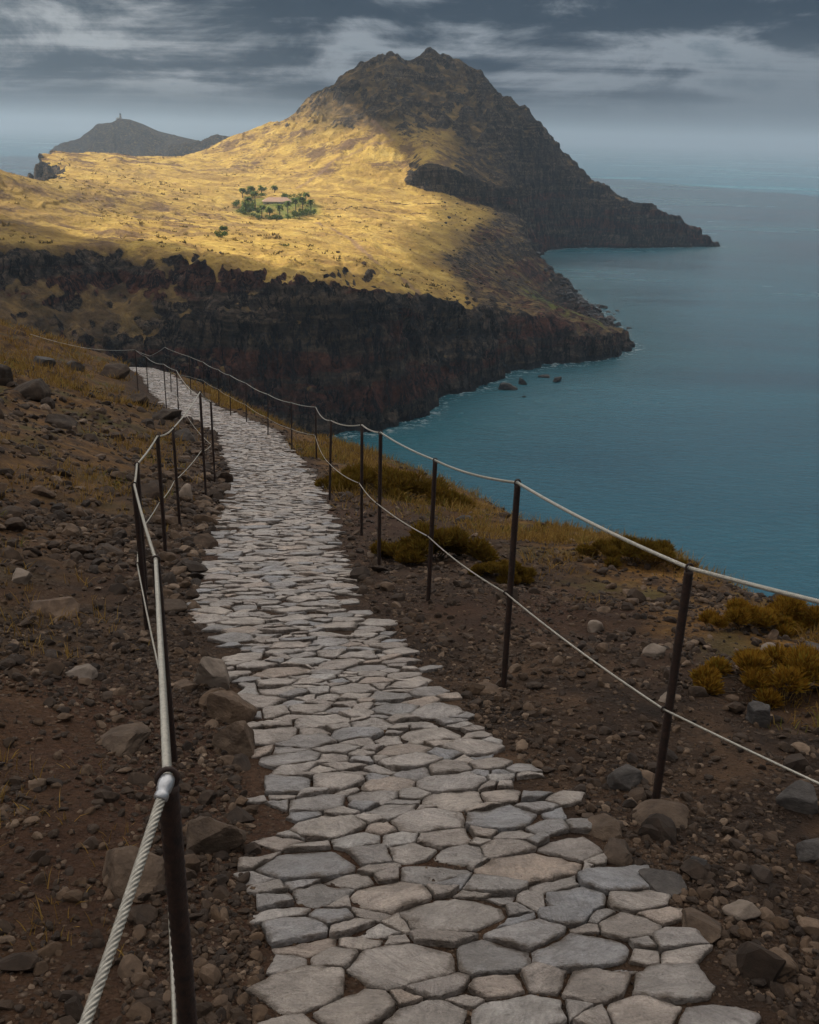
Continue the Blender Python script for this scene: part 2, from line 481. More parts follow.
# ------------------------------------------------------------------ the headland across the cove
CTRL = [  # sight line and range of surveyed points of the upper ground
    (100, 245, 310), (180, 258, 310), (240, 268, 318), (330, 277, 325), (370, 287, 330), (400, 300, 336), (430, 305, 347),
    (500, 315, 382), (560, 324, 412), (600, 330, 432), (20, 242, 325), (60, 243, 318),
    (540, 232, 715), (545, 284, 610), (480, 270, 520), (500, 240, 620), (450, 262, 500), (520, 300, 500), (560, 308, 470), (585, 318, 450),
    (430, 240, 560), (430, 280, 420), (350, 240, 480), (280, 255, 370), (380, 265, 400), (275, 210, 600), (300, 191, 700), (430, 196, 720),
    (480, 208, 700), (350, 205, 640), (410, 215, 640), (230, 215, 580),
    (0, 240, 330), (0, 170, 470), (45, 184, 545), (52, 153, 800), (110, 156, 850), (180, 160, 850), (200, 185, 700), (220, 150, 900),
    (236, 138, 930), (100, 212, 500), (60, 217, 420), (150, 200, 560), (200, 230, 430), (100, 180, 660), (160, 178, 740), (20, 200, 430),
    (340, 85, 930), (390, 56, 950), (410, 65, 955), (430, 56, 960), (465, 68, 950), (492, 85, 940), (520, 103, 930), (542, 130, 922), (556, 157, 920),
    (585, 183, 920), (610, 196, 925), (640, 206, 932), (665, 214, 940), (700, 232, 955), (270, 127, 930), (310, 107, 930),
    (410, 160, 785), (340, 150, 800), (390, 110, 870), (470, 120, 880), (480, 160, 835), (520, 180, 855), (530, 200, 850), (450, 188, 765),
    (300, 165, 790), (250, 170, 800), (370, 180, 745), (430, 130, 850), (440, 90, 910), (360, 110, 890), (510, 135, 890), (545, 175, 890),
]
cp = np.array([at(*c) for c in CTRL])
extra = []
for az, D, z in [(-30, 200, 78), (-30, 420, 80), (-25, 250, 70), (-12, 1010, 50), (-6, 1040, 78), (-2, 1060, 105), (2, 1060, 95), (6, 1030, 50), (11, 1000, 14),
                 (-22, 900, 50), (-17, 980, 40), (-22, 640, 62)]:
    a = R(az)
    extra.append((D * math.sin(a), D * math.cos(a), z))
cp = np.vstack([cp, extra])


def _tps(d2):
    return 0.5 * d2 * np.log(np.maximum(d2, 1e-9))


S_ = 100.0
_X = cp[:, :2] / S_
_n = len(_X)
_K = _tps(((_X[:, None] - _X[None]) ** 2).sum(-1)) + np.eye(_n) * 0.003
_Pm = np.c_[np.ones(_n), _X]
_A = np.zeros((_n + 3, _n + 3)); _A[:_n, :_n] = _K; _A[:_n, _n:] = _Pm; _A[_n:, :_n] = _Pm.T
_W = np.linalg.solve(_A, np.r_[cp[:, 2], 0, 0, 0])


def top_h(x, y):
    x = np.asarray(x, float).ravel() / S_; y = np.asarray(y, float).ravel() / S_
    out = np.empty_like(x)
    for s in range(0, len(x), 60000):
        xs, ys = x[s:s + 60000], y[s:s + 60000]
        d2 = (xs[:, None] - _X[None, :, 0]) ** 2 + (ys[:, None] - _X[None, :, 1]) ** 2
        out[s:s + 60000] = _tps(d2) @ _W[:_n] + _W[_n] + _W[_n + 1] * xs + _W[_n + 2] * ys
    return out


COAST = np.array([(-70, 130), (-92, 190), (-93, 255), (-70, 283), (-45, 291), (-12, 299), (1, 315), (6, 335), (12, 352), (24, 360), (30, 372), (36, 385), (57, 403), (74, 412),
                  (92, 428), (99, 438), (103, 452), (101, 474), (105, 500), (105, 530), (102, 580), (99, 637), (93, 665), (88, 690), (90, 730), (94, 770), (101, 800), (106, 830), (117, 857),
                  (132, 872), (148, 880), (178, 888), (208, 894), (245, 906), (284, 921), (287, 930), (255, 965), (200, 1010), (130, 1060), (40, 1110), (-60, 1110), (-160, 1040), (-235, 960), (-316, 870),
                  (-316, 770), (-285, 690), (-236, 600), (-228, 520), (-260, 465), (-330, 400), (-520, 330), (-700, 200), (-700, 100)], float)


def poly_sd(x, y, P):
    """signed distance, positive inside"""
    x = x.ravel(); y = y.ravel()
    d = np.full_like(x, 1e18); ins = np.zeros(len(x), bool)
    for (x0, y0), (x1, y1) in zip(P, np.roll(P, -1, 0)):
        ex, ey = x1 - x0, y1 - y0
        t = np.clip(((x - x0) * ex + (y - y0) * ey) / (ex * ex + ey * ey), 0, 1)
        d = np.minimum(d, (x - x0 - t * ex) ** 2 + (y - y0 - t * ey) ** 2)
        c = ((y0 > y) != (y1 > y)) & (x < (x1 - x0) * (y - y0) / (y1 - y0 + 1e-12) + x0)
        ins ^= c
    d = np.sqrt(d)
    return np.where(ins, d, -d)


TRAIL = np.array([at(318, 220, 560)[:2], at(345, 238, 490)[:2], at(366, 254, 440)[:2], at(395, 275, 390)[:2], at(428, 302, 352)[:2]])
TRAIL2 = np.array([at(288, 190, 705)[:2], at(330, 172, 780)[:2], at(362, 160, 800)[:2], at(393, 148, 810)[:2], at(372, 132, 850)[:2]])


def line_d(x, y, P):
    d = np.full(x.shape, 1e18)
    for (x0, y0), (x1, y1) in zip(P[:-1], P[1:]):
        ex, ey = x1 - x0, y1 - y0
        t = np.clip(((x - x0) * ex + (y - y0) * ey) / (ex * ex + ey * ey), 0, 1)
        d = np.minimum(d, (x - x0 - t * ex) ** 2 + (y - y0 - t * ey) ** 2)
    return np.sqrt(d)


BUMPS = [(*at(388, 56, 950)[:2], 4.5, 18.0), (*at(411, 60, 955)[:2], -4.5, 9.0), (*at(432, 56, 960)[:2], 1.0, 18.0)]


def far_h(x, y, full=False):
    x = np.asarray(x, float).ravel(); y = np.asarray(y, float).ravel()
    sd = poly_sd(x, y, COAST)
    top = top_h(x, y)
    # mountain and slope relief
    mtn = sstep(top, 62, 120)
    r1 = fbm(x / 60, y / 60, octaves=5, seed=3)
    ridged = 1 - np.abs(fbm(x / 42 + 0.3 * r1, y / 55, octaves=5, seed=9)) * 2
    eastside = sstep(x, 20, 90) * sstep(y, 720, 800)
    for bx, by, bh, br in BUMPS:
        top = top + bh * np.exp(-((x - bx) ** 2 + ((y - by) * 0.5) ** 2) / br ** 2)
    stp = y - np.interp(x, [-5, 17, 48, 75, 100], [737, 737, 740, 750, 778]) + 9 * r1
    top = top + 17 * sstep(stp, 0, 8) * (1 - sstep(stp, 22, 120)) * sstep(x, -16, 10) * sstep(x, 135, 100)
    crag = 1 - np.abs(fbm(x / 21 + r1, y / 30, octaves=5, seed=14)) * 2.2
    top = top + r1 * (1.6 + 3.0 * mtn) + (ridged - 0.5) * (1.6 + 4.5 * mtn + 6 * eastside) + np.maximum(crag - 0.3, 0) * (1.3 + 4.0 * np.maximum(mtn, eastside))
    # gullies running down to the cove on the near slope
    gul = fbm(x / 12, y / 50, octaves=5, gain=0.6, seed=21)
    gul = gul - 1.3 * np.maximum(0.25 - np.abs(fbm(x / 22 + 0.4 * r1, y / 90, octaves=4, seed=23)) * 1.4, 0) * 4
    near = sstep(sd, 90, 8) * sstep(y, 520, 300)
    top = top + gul * 3.5 * near
    # cliffs: ribs and ledges
    rib = fbm(x / 17, y / 17, octaves=5, seed=31) * 9.0 + (1 - np.abs(fbm(x / 9, y / 9, octaves=3, seed=37)) * 2) * 3.0
    sdn = sd + rib * sstep(sd, -14, 3) * sstep(sd, 80, 20) + fbm(x / 30, y / 30, octaves=3, seed=35) * 4 * sstep(sd, -14, 3)
    west = sstep(x, -20, -110) * sstep(y, 420, 340)
    slope = 2.3 - 1.45 * west
    lowshore = sstep(x, 60, 92) * sstep(y, 440, 470) * sstep(y, 700, 660)
    slope = slope - 1.5 * lowshore
    cl = sdn * slope
    # ledges
    cl = cl + 1.6 * np.sin(cl / 4.2 + 2.5 * r1) * sstep(cl, 2, 10)
    z = smin(np.maximum(top, 2.0), cl, 7.0)
    z = np.where(sd < -4, np.minimum(z, sd * 0.9), z)
    z = np.maximum(z, -12)
    rough = fbm(x / 5, y / 5, octaves=4, seed=51)
    steep_zone = sstep(top - cl, -6, 8)
    z = z + rough * (0.35 + 1.8 * steep_zone + 1.1 * mtn + 2.2 * lowshore * sstep(z, 12, 4))
    if not full:
        return z
    return z, sd, top, mtn, steep_zone, lowshore, r1, crag


az = np.concatenate([np.linspace(-36, -26, 60)[:-1], np.linspace(-26, 20, 760), np.linspace(20, 26, 20)[1:]])
rr = np.concatenate([np.arange(120, 240, 5.0), np.arange(240, 400, 0.75), np.arange(400, 560, 1.25), np.arange(560, 820, 2.0), np.arange(820, 980, 1.1), np.arange(980, 1180, 5)])
AZ, RR = np.meshgrid(np.radians(az), rr)
gx = (RR * np.sin(AZ)).ravel(); gy = (RR * np.cos(AZ)).ravel()
z, sd, top, mtn, steep, lowshore, r1, crag = far_h(gx, gy, True)
Z2 = z.reshape(RR.shape)
# surface slope for the vegetation
XX, YY = gx.reshape(RR.shape), gy.reshape(RR.shape)
dr = np.gradient(Z2, axis=0) / np.gradient(RR, axis=0)
da = np.gradient(Z2, axis=1) / (RR * np.gradient(AZ, axis=1))
sl = np.sqrt(dr ** 2 + da ** 2)
for _ in range(3):
    sl[1:-1, 1:-1] = (sl[1:-1, 1:-1] * 2 + sl[:-2, 1:-1] + sl[2:, 1:-1] + sl[1:-1, :-2] + sl[1:-1, 2:]) / 6
sl = sl.ravel()
westside = sstep(gx, -40, -100) * sstep(gy, 420, 340)
sl = sl - 0.35 * mtn - 0.3 * mtn * sstep(gx, 10, -50) - 0.18 * westside
grass = 1 - sstep(sl, 0.50, 1.25)
grass *= 1 - 0.85 * sstep(z, 9, 3)
eastslope = sstep(gx - np.interp(gy, [345, 420, 490, 570, 700], [22, 8, 4, 15, 40]) + 7 * r1, 0, 18) * sstep(gy, 335, 350) * sstep(gy, 770, 720)
mtn_scrub = sstep(top + 16 * r1, 80, 112) * sstep(gx, -190, -60)
east_mtn = sstep(gx + 0.05 * (gy - 800), 0, 45) * sstep(gy, 700, 760)
scrub = np.clip(np.maximum.reduce([mtn_scrub, east_mtn, 0.9 * eastslope, 0.9 * steep * (gy < 500), 0.45 * sstep(gx, -105, -150) * sstep(gy, 640, 480)]), 0, 1)  # last term browns the left ridge in place of cloud shade
grass = grass * (1 - 0.12 * mtn_scrub) * (1 - 0.30 * east_mtn) * (1 - 0.50 * eastslope) * (1 - (0.75 - 0.35 * sstep(gx, 20, -40)) * sstep(crag, 0.45, 0.75) * np.maximum(mtn_scrub, east_mtn)) * (1 - 0.22 * sstep(crag, 0.65, 0.85))
scree_shade = np.clip(0.30 + 0.75 * sstep(gx, -60, -130) * sstep(gy, 640, 520) + 0.65 * sstep(top, 56, 66) * sstep(gy, 640, 720), 0, 0.9)  # left-ridge term raised to paint its dimmer light into the colour
grove_xy = at(278, 216, 605)
green = np.maximum(sstep(gx, 52, 66) * sstep(gx, 98, 84) * sstep(gy, 425, 455) * sstep(gy, 560, 520), 0.9 * sstep(np.hypot((gx - grove_xy[0]) / 27, (gy - grove_xy[1]) / 42), 1.1, 0.75))
tr = np.maximum(1 - sstep(line_d(gx, gy, TRAIL), 0.8, 2.2), 0.8 * (1 - sstep(line_d(gx, gy, TRAIL2), 0.8, 2.4)))
land = mesh_obj("headland_terrain", np.c_[gx, gy, z], grid_faces(*RR.shape), M_LAND, attrs={'grass': grass, 'scree_shade': scree_shade, 'scrub': scrub, 'green': green, 'trail': tr})
tag(land, kind='structure')
# overhanging roughness on the steep faces: push along the normals
me = land.data
nv = np.empty(len(me.vertices) * 3, np.float32); me.vertices.foreach_get('normal', nv); nv = nv.reshape(-1, 3)
co = np.c_[gx, gy, z]
amp = 0.4 + 2.2 * sstep(sl, 0.7, 1.6)
dsp = fbm(gx / 7, gy / 7, z / 10, octaves=4, seed=61) * amp + fbm(gx / 22, gy / 22, z / 3.5, octaves=3, seed=67) * amp * 0.7
co = co + nv * dsp[:, None]
me.vertices.foreach_set('co', co.astype(np.float32).ravel()); me.update()

# ------------------------------------------------------------------ sea
az = np.concatenate([np.linspace(-180, -32, 40)[:-1], np.linspace(-32, 32, 300), np.linspace(32, 180, 40)[1:]])
rr = np.concatenate([np.arange(100, 1100, 5.0), np.geomspace(1100, 40000, 40)])
AZ, RR = np.meshgrid(np.radians(az), rr)
sx = (RR * np.sin(AZ)).ravel(); sy = (RR * np.cos(AZ)).ravel()
shore = -poly_sd(sx, sy, COAST)
shore = np.clip(shore, -50, 5000)
sea_v = np.vstack([np.c_[sx, sy, np.zeros_like(sx)], [[0, 0, 0]]])
fan = np.stack([np.full(len(az) - 1, len(sx)), np.arange(1, len(az)), np.arange(len(az) - 1)], -1)
sea = mesh_obj("sea", sea_v, [grid_faces(*RR.shape), fan], M_SEA, attrs={'shore': np.r_[shore, 200]})
tag(sea, kind='structure')

# ------------------------------------------------------------------ the near hill with the path
PY = np.array([-12, -4, 0, 1.75, 2.75, 3.9, 4.9, 6.2, 7.7, 9.5, 12, 15.5, 22, 25, 28, 34, 40, 45, 55, 70, 110, 170])
PX = np.array([3.6, 1.5, 0.68, 0.345, 0.10, -0.24, -0.6, -0.95, -1.2, -1.46, -1.85, -2.5, -3.95, -5.3, -6.8, -9.05, -11.2, -13.5, -20, -32, -60, -100])
PZY = np.array([-12, 0, 3, 6, 10, 16, 20, 24, 28, 32, 36, 40, 45, 50, 60, 80, 110, 170])
PZ = np.array([1.2, -1.68, -2.41, -3.14, -4.13, -5.62, -6.58, -7.28, -8.0, -8.7, -9.32, -9.95, -10.9, -12.2, -17, -33, -62, -110])
PWY = np.array([-12, 0, 1.75, 2.75, 3.9, 4.9, 6.2, 9.5, 15.5, 22, 28, 34, 40, 170])
PW = np.array([0.68, 0.67, 0.66, 0.62, 0.56, 0.57, 0.60, 0.66, 0.68, 0.78, 0.82, 0.75, 0.65, 0.65])


def _smooth_tab(xs, ys, q, h=1.0):
    return sum(np.interp(q + o * h, xs, ys) * wg for o, wg in ((-1, .1), (-.5, .2), (0, .4), (.5, .2), (1, .1)))


def path_x(y): return _smooth_tab(PY, PX, np.asarray(y, float), 0.7)
def path_z(y): return _smooth_tab(PZY, PZ, np.asarray(y, float), 1.2) + CZ
def path_w(y): return np.interp(y, PWY, PW)


_d = np.linspace(0, 120, 6001)
_sr = -(0.10 + 0.18 * sstep(_d, 0.3, 1.3) + 0.85 * sstep(_d, 2.9, 4.4))
R_PROF = np.concatenate([[0], np.cumsum(_sr[:-1] * np.diff(_d))])
_sl = 0.10 + 0.24 * sstep(_d, 0.5, 2.0) - 0.30 * sstep(_d, 14, 30)
L_PROF = np.concatenate([[0], np.cumsum(_sl[:-1] * np.diff(_d))])


def path_s(x, y):
    dxdy = (path_x(y + 0.2) - path_x(y - 0.2)) / 0.4
    return (x - path_x(y)) / np.sqrt(1 + dxdy ** 2)


def near_h(x, y, detail=True):
    x = np.asarray(x, float); y = np.asarray(y, float)
    s = path_s(x, y); hw = path_w(y)
    dl = np.maximum(-s - hw, 0); dr_ = np.maximum(s - hw, 0)
    z = path_z(y) + np.interp(dl, _d, L_PROF) + 0.55 * sstep(dl, 0.0, 1.0) * sstep(y, 18, 40) + np.interp(dr_, _d, R_PROF) + np.interp(np.minimum(dr_, 3.2), _d, -R_PROF) * (1 - np.interp(y, [0, 4, 6, 8, 10, 13, 17, 24, 27, 38], [-0.1, -0.05, -0.05, 0.15, 0.40, 0.7, 1.0, 1.27, 1.6, 2.2]))
    off = np.maximum(dl, dr_)
    if detail:
        far = sstep(off, 0.1, 1.2)
        big = sstep(off, 1.0, 5.0)
        z = z + fbm(x / 2.2, y / 2.2, octaves=4, seed=5) * 0.13 * far + fbm(x / 7, y / 7, octaves=3, seed=15) * 0.42 * big
        lump = fbm(x / 0.55, y / 0.55, octaves=4, seed=25)
        z = z + lump * (0.005 + 0.058 * far)
        # broken ledges of rock on the upper bank
        led = np.abs(fbm(x / 1.6, y / 2.6, octaves=4, seed=44))
        z = z + (0.18 - np.minimum(led, 0.18)) * 0.75 * sstep(dl, 1.2, 3.0)
        pav = sstep(off, 0.12, 0.0)
        z = z - 0.0075 * pav
    return z


az = np.concatenate([np.linspace(-180, -45, 90)[:-1], np.linspace(-45, -30, 50)[:-1], np.linspace(-30, 32, 560), np.linspace(32, 50, 50)[1:], np.linspace(50, 180, 90)[1:]])
rr = np.concatenate([[0.02, 0.3, 0.55], np.geomspace(0.8, 60, 820), np.geomspace(60, 170, 40)[1:]])
AZ, RR = np.meshgrid(np.radians(az), rr)
hx = (RR * np.sin(AZ)).ravel(); hy = (RR * np.cos(AZ)).ravel()
hz = np.maximum(near_h(hx, hy), -6)
s = path_s(hx, hy); off = np.maximum(np.abs(s) - path_w(hy), 0)
gr = np.where(s < 0, sstep(off, 0.3, 1.6) * (0.22 + 0.48 * sstep(hy, 5, 14)), sstep(off, 1.2, 2.6) * (0.6 + 0.4 * sstep(hy, 2, 5)) + 0.9 * sstep(hy, 10, 16) * sstep(off, 0.05, 0.6))
hill = mesh_obj("hillside_ground", np.c_[hx, hy, hz], grid_faces(*RR.shape), M_DIRT, attrs={'grass': np.clip(gr, 0, 1)})
tag(hill, kind='structure')

# ------------------------------------------------------------------ paving
def clip_poly(poly, nx, ny, c):
    out = []
    for i in range(len(poly)):
        a, b = poly[i], poly[(i + 1) % len(poly)]
        da, db = a[0] * nx + a[1] * ny - c, b[0] * nx + b[1] * ny - c
        if da <= 0:
            out.append(a)
        if (da < 0 < db) or (db < 0 < da):
            t = da / (da - db)
            out.append((a[0] + (b[0] - a[0]) * t, a[1] + (b[1] - a[1]) * t))
    return out


# centre line by arc length
_yy = np.linspace(-3.0, 47, 4000)
_xx = path_x(_yy)
_arc = np.concatenate([[0], np.cumsum(np.hypot(np.diff(_xx), np.diff(_yy)))])
_tx = np.gradient(_xx, _arc); _ty = np.gradient(_yy, _arc)


def path_pt(u, v):
    yy = np.interp(v, _arc, _yy); xx = np.interp(v, _arc, _xx)
    tx = np.interp(v, _arc, _tx); ty = np.interp(v, _arc, _ty)
    return xx + u * ty, yy - u * tx


prng = random.Random(5)
seeds = []                                   # u, v, r: darts of mixed size, cells are the power diagram
YS = 1.7                                     # stones are wider than long
cell = {}


def dart(u, v, r_):
    cu, cv_ = int(u / 0.25 + 100), int(v * YS / 0.25)
    for du in (-1, 0, 1):
        for dv in (-1, 0, 1):
            for k_ in cell.get((cu + du, cv_ + dv), ()):
                a_ = seeds[k_]
                if (a_[0] - u) ** 2 + ((a_[1] - v) * YS) ** 2 < ((a_[2] + r_) * 0.70) ** 2:
                    return
    cell.setdefault((cu, cv_), []).append(len(seeds))
    seeds.append((u, v, r_))


L_ = _arc[-1]
for r_, cnt_ in ((0.175, 260), (0.14, 1500), (0.112, 5000), (0.082, 14000), (0.055, 36000)):
    for _ in range(cnt_):
        dart(prng.uniform(-1.2, 1.2), prng.uniform(0, L_), r_ * prng.uniform(0.92, 1.08))
sd_arr = np.array(seeds)
V, FQ, FT, RIM = [], [], [], []
nv0 = 0
for k, (u, v, r0) in enumerate(seeds):
    yk = float(np.interp(v, _arc, _yy))
    hw = float(path_w(yk))
    lim = hw - 0.01 + 0.07 * float(noise3(np.array([v * 1.3]), np.array([9.5 if u > 0 else 2.5]), seed=77)[0])
    if abs(u) > lim or (abs(u) > lim - 0.12 and prng.random() < 0.12):
        continue
    d2_ = (sd_arr[:, 0] - u) ** 2 + ((sd_arr[:, 1] - v) * YS) ** 2
    near = np.argpartition(d2_, 18)[:19]
    near = near[np.argsort(d2_[near])][1:]
    B = 0.42
    poly = [(u - B, v - B / YS), (u + B, v - B / YS), (u + B, v + B / YS), (u - B, v + B / YS)]
    gap = prng.uniform(0.0015, 0.0055)
    for j in near:
        du, dv, rj = sd_arr[j, 0] - u, sd_arr[j, 1] - v, sd_arr[j, 2]
        nx, ny = du, dv * YS * YS
        D2 = du * du + (dv * YS) ** 2
        t_ = 0.5 + (r0 * r0 - rj * rj) / (2 * D2)
        mx, my = u + du * t_, v + dv * t_
        ln = math.hypot(nx, ny) + 1e-9
        nx, ny = nx / ln, ny / ln
        poly = clip_poly(poly, nx, ny, mx * nx + my * ny - gap)
        if len(poly) < 3:
            break
    if len(poly) < 3:
        continue
    P = np.array(poly)
    c = P.mean(0)
    per = np.concatenate([[0], np.cumsum(np.hypot(*(np.roll(P, -1, 0) - P).T))])
    if per[-1] < 0.14:
        continue
    NP = 40 if yk < 5 else (26 if yk < 10 else 14)
    q = np.linspace(0, per[-1], NP, endpoint=False) + prng.uniform(0, 0.01)
    m_ = min(len(P), 7)
    q = np.sort(np.concatenate([q[: NP - m_], per[:m_]]) % per[-1])
    Pc = np.vstack([P, P[:1]])
    ring = np.c_[np.interp(q, per, Pc[:, 0]), np.interp(q, per, Pc[:, 1])]
    if NP > 20:
        ring = ring * 0.8 + 0.1 * (np.roll(ring, 1, 0) + np.roll(ring, -1, 0))
    jit = fbm(ring[:, 0] * 11 + k, ring[:, 1] * 16, octaves=4, gain=0.6, seed=k % 50)
    jit2 = fbm(ring[:, 0] * 45 + k, ring[:, 1] * 60, octaves=2, seed=3)
    ring = c + (ring - c) * (1.0 + 0.13 * np.clip(jit, -0.8, 0.22) + 0.03 * jit2)[:, None]
    tilt = (prng.gauss(0, 0.035), prng.gauss(0, 0.05))
    lift = prng.uniform(-0.006, 0.007)
    levels = [(1.012, -0.045), (1.0, -0.003), (0.992, 0.004), (0.972, 0.007)] + ([(0.84, 0.009), (0.70, 0.010), (0.54, 0.011), (0.36, 0.011), (0.18, 0.011)] if yk < 8 else [(0.6, 0.010)])
    rows = []
    lay_seed = 90 + k % 23
    for sc_, dz in levels:
        pts = c + (ring - c) * sc_
        px_, py_ = path_pt(pts[:, 0], pts[:, 1])
        zz = path_z(py_) + dz + lift + (pts[:, 0] - c[0]) * tilt[0] + (pts[:, 1] - c[1]) * tilt[1]
        nz = fbm(px_ * 6, py_ * 9, octaves=4, seed=lay_seed)
        st = nz * 3.5
        st = np.floor(st) + sstep(st - np.floor(st), 0.35, 0.65)     # split along bedding planes
        zz = zz + (0.55 * st / 3.5 + 0.45 * nz) * 0.022 * (1.0 if dz > 0 else 0.6)
        rows.append(np.c_[px_, py_, zz])
    ctr_pt = rows[-1].mean(0)
    V.extend(rows); V.append(ctr_pt[None])
    RIM.append(np.r_[np.repeat([1.0 if a_ > 0.96 else max(0.0, (a_ - 0.55) / 0.41) for a_, _ in levels], NP), 0.0])
    a_ = np.arange(NP); b_ = (a_ + 1) % NP
    for L in range(len(levels) - 1):
        o_ = nv0 + L * NP
        FQ.append(np.stack([o_ + a_, o_ + b_, o_ + b_ + NP, o_ + a_ + NP], -1))
    o_ = nv0 + (len(levels) - 1) * NP
    nv0 += len(levels) * NP + 1
    FT.append(np.stack([o_ + a_, o_ + b_, np.full(NP, nv0 - 1)], -1))
V = np.vstack(V); FQ = np.vstack(FQ); FT = np.vstack(FT)
path = mesh_obj("path", V, [FQ, FT], M_FLAG, attrs={'rim': np.concatenate(RIM)})
tag(path, kind='structure')

# ------------------------------------------------------------------ stones and rocks


def ico(sub):
    bm = bmesh.new()
    bmesh.ops.create_icosphere(bm, subdivisions=sub, radius=1.0)
    vs = np.array([v.co[:] for v in bm.verts]); fs = np.array([[v.index for v in f.verts] for f in bm.faces])
    bm.free()
    return vs, fs


def chipped(sub, rng, cuts=9, rough=0.06, seed=0, flat=1.0):
    v, f = ico(sub)
    for _ in range(cuts):
        n = rng.normal(size=3); n /= np.linalg.norm(n)
        d = rng.uniform(0.45, 0.8)
        e = v @ n - d
        v = v - np.where(e > 0, e, 0)[:, None] * n * 0.96
    if rough:
        nrm = v / (np.linalg.norm(v, axis=1, keepdims=True) + 1e-9)
        v = v + nrm * (fbm(v[:, 0] * 2.3 + seed, v[:, 1] * 2.3, v[:, 2] * 2.3, octaves=4, seed=seed) * rough)[:, None]
    v[:, 2] *= flat
    return v, f


def rand_rot(rng, flatness=0.5):
    a = rng.uniform(0, 2 * math.pi)
    e = Matrix.Rotation(a, 3, 'Z') @ Matrix.Rotation(rng.normal() * flatness, 3, 'X') @ Matrix.Rotation(rng.normal() * flatness, 3, 'Y')
    return np.array(e)


def scatter_stones(name, pts, sizes, rng, mat, sub=1, variants=14):
    kinds = [chipped(max(sub, 2), rng, 8, 0.05, i) for i in range(variants)]
    small = [chipped(1, rng, 4, 0.0, i) for i in range(variants)]
    cut = np.quantile(sizes, 0.6) if len(pts) > 4000 else -1
    vs, fs, o = [], [], 0
    for (x, y, z_), s_ in zip(pts, sizes):
        kv, kf = (kinds if s_ > cut else small)[rng.integers(variants)]
        sc3 = s_ * np.array([rng.uniform(0.7, 1.3), rng.uniform(0.6, 1.0), rng.uniform(0.35, 0.75)])
        vv = (kv * sc3) @ rand_rot(rng, 0.35).T + (x, y, z_ + s_ * rng.uniform(-0.05, 0.3))
        vs.append(vv); fs.append(kf + o); o += len(kv)
    return mesh_obj(name, np.vstack(vs), np.vstack(fs), mat, smooth=False)


def near_points(n, rmin, rmax, amin, amax, keep, rng, power=1.0):
    out = np.zeros((0, 3))
    while len(out) < n:
        r_ = np.exp(rng.uniform(math.log(rmin), math.log(rmax), 20000))
        a_ = np.radians(rng.uniform(amin, amax, 20000))
        x, y = r_ * np.sin(a_), r_ * np.cos(a_)
        k = keep(x, y, r_)
        out = np.vstack([out, np.c_[x, y, r_][k]])
    return out[:n]


def keep_rubble(x, y, r_):
    s_ = path_s(x, y); o_ = np.abs(s_) - path_w(y)
    dens_ = fbm(x / 0.8, y / 0.8, octaves=3, seed=3) * 0.9 + 0.5
    p = 0.30 + 0.70 * sstep(dens_, 0.2, 0.8)
    p = np.where(o_ < 0.35, 1.0, p)
    p = np.where((y > 9) & (o_ > 0.6), p * 0.5, p)
    p = np.where((o_ < 0.0) | ((s_ > 0) & (o_ > 4.5)), 0, p)
    return RNG.uniform(size=len(x)) < p


pp = near_points(46000, 1.0, 30, -40, 44, keep_rubble, RNG)
zz = near_h(pp[:, 0], pp[:, 1])
sz = np.exp(RNG.normal(math.log(0.0080), 0.62, len(pp))) * (0.55 + 0.32 * pp[:, 2] ** 0.65)
sz = sz * np.where((path_s(pp[:, 0], pp[:, 1]) < 0) & (pp[:, 1] > 6), RNG.uniform(1.0, 2.6, len(pp)), 1.0)
sz = np.clip(sz, 0.004, 0.2)
tag(scatter_stones("rubble", np.c_[pp[:, :2], zz], sz, RNG, M_RUB), kind='stuff')


def keep_gap(x, y, r_):
    return np.abs(path_s(x, y)) < path_w(y) + 0.12


pg = near_points(16000, 1.2, 14, -32, 34, keep_gap, RNG)
zg = near_h(pg[:, 0], pg[:, 1]) - 0.0015
tag(scatter_stones("gravel", np.c_[pg[:, :2], zg], np.clip(np.exp(RNG.normal(math.log(0.0055), 0.3, len(pg))), 0.003, 0.010), RNG, M_RUB, 1, 6), kind='stuff')


def ground_hit(px, py, dmax=60):
    v = ray_dir(px, py)
    D = np.linspace(0.6, dmax, 6000)
    zr = CZ + v[2] * D
    zg_ = near_h(v[0] * D, v[1] * D)
    i = np.argmax(zr < zg_)
    if zr[i] >= zg_[i]:
        i = len(D) - 1
    return np.array([v[0] * D[i], v[1] * D[i], zg_[i]]), D[i]


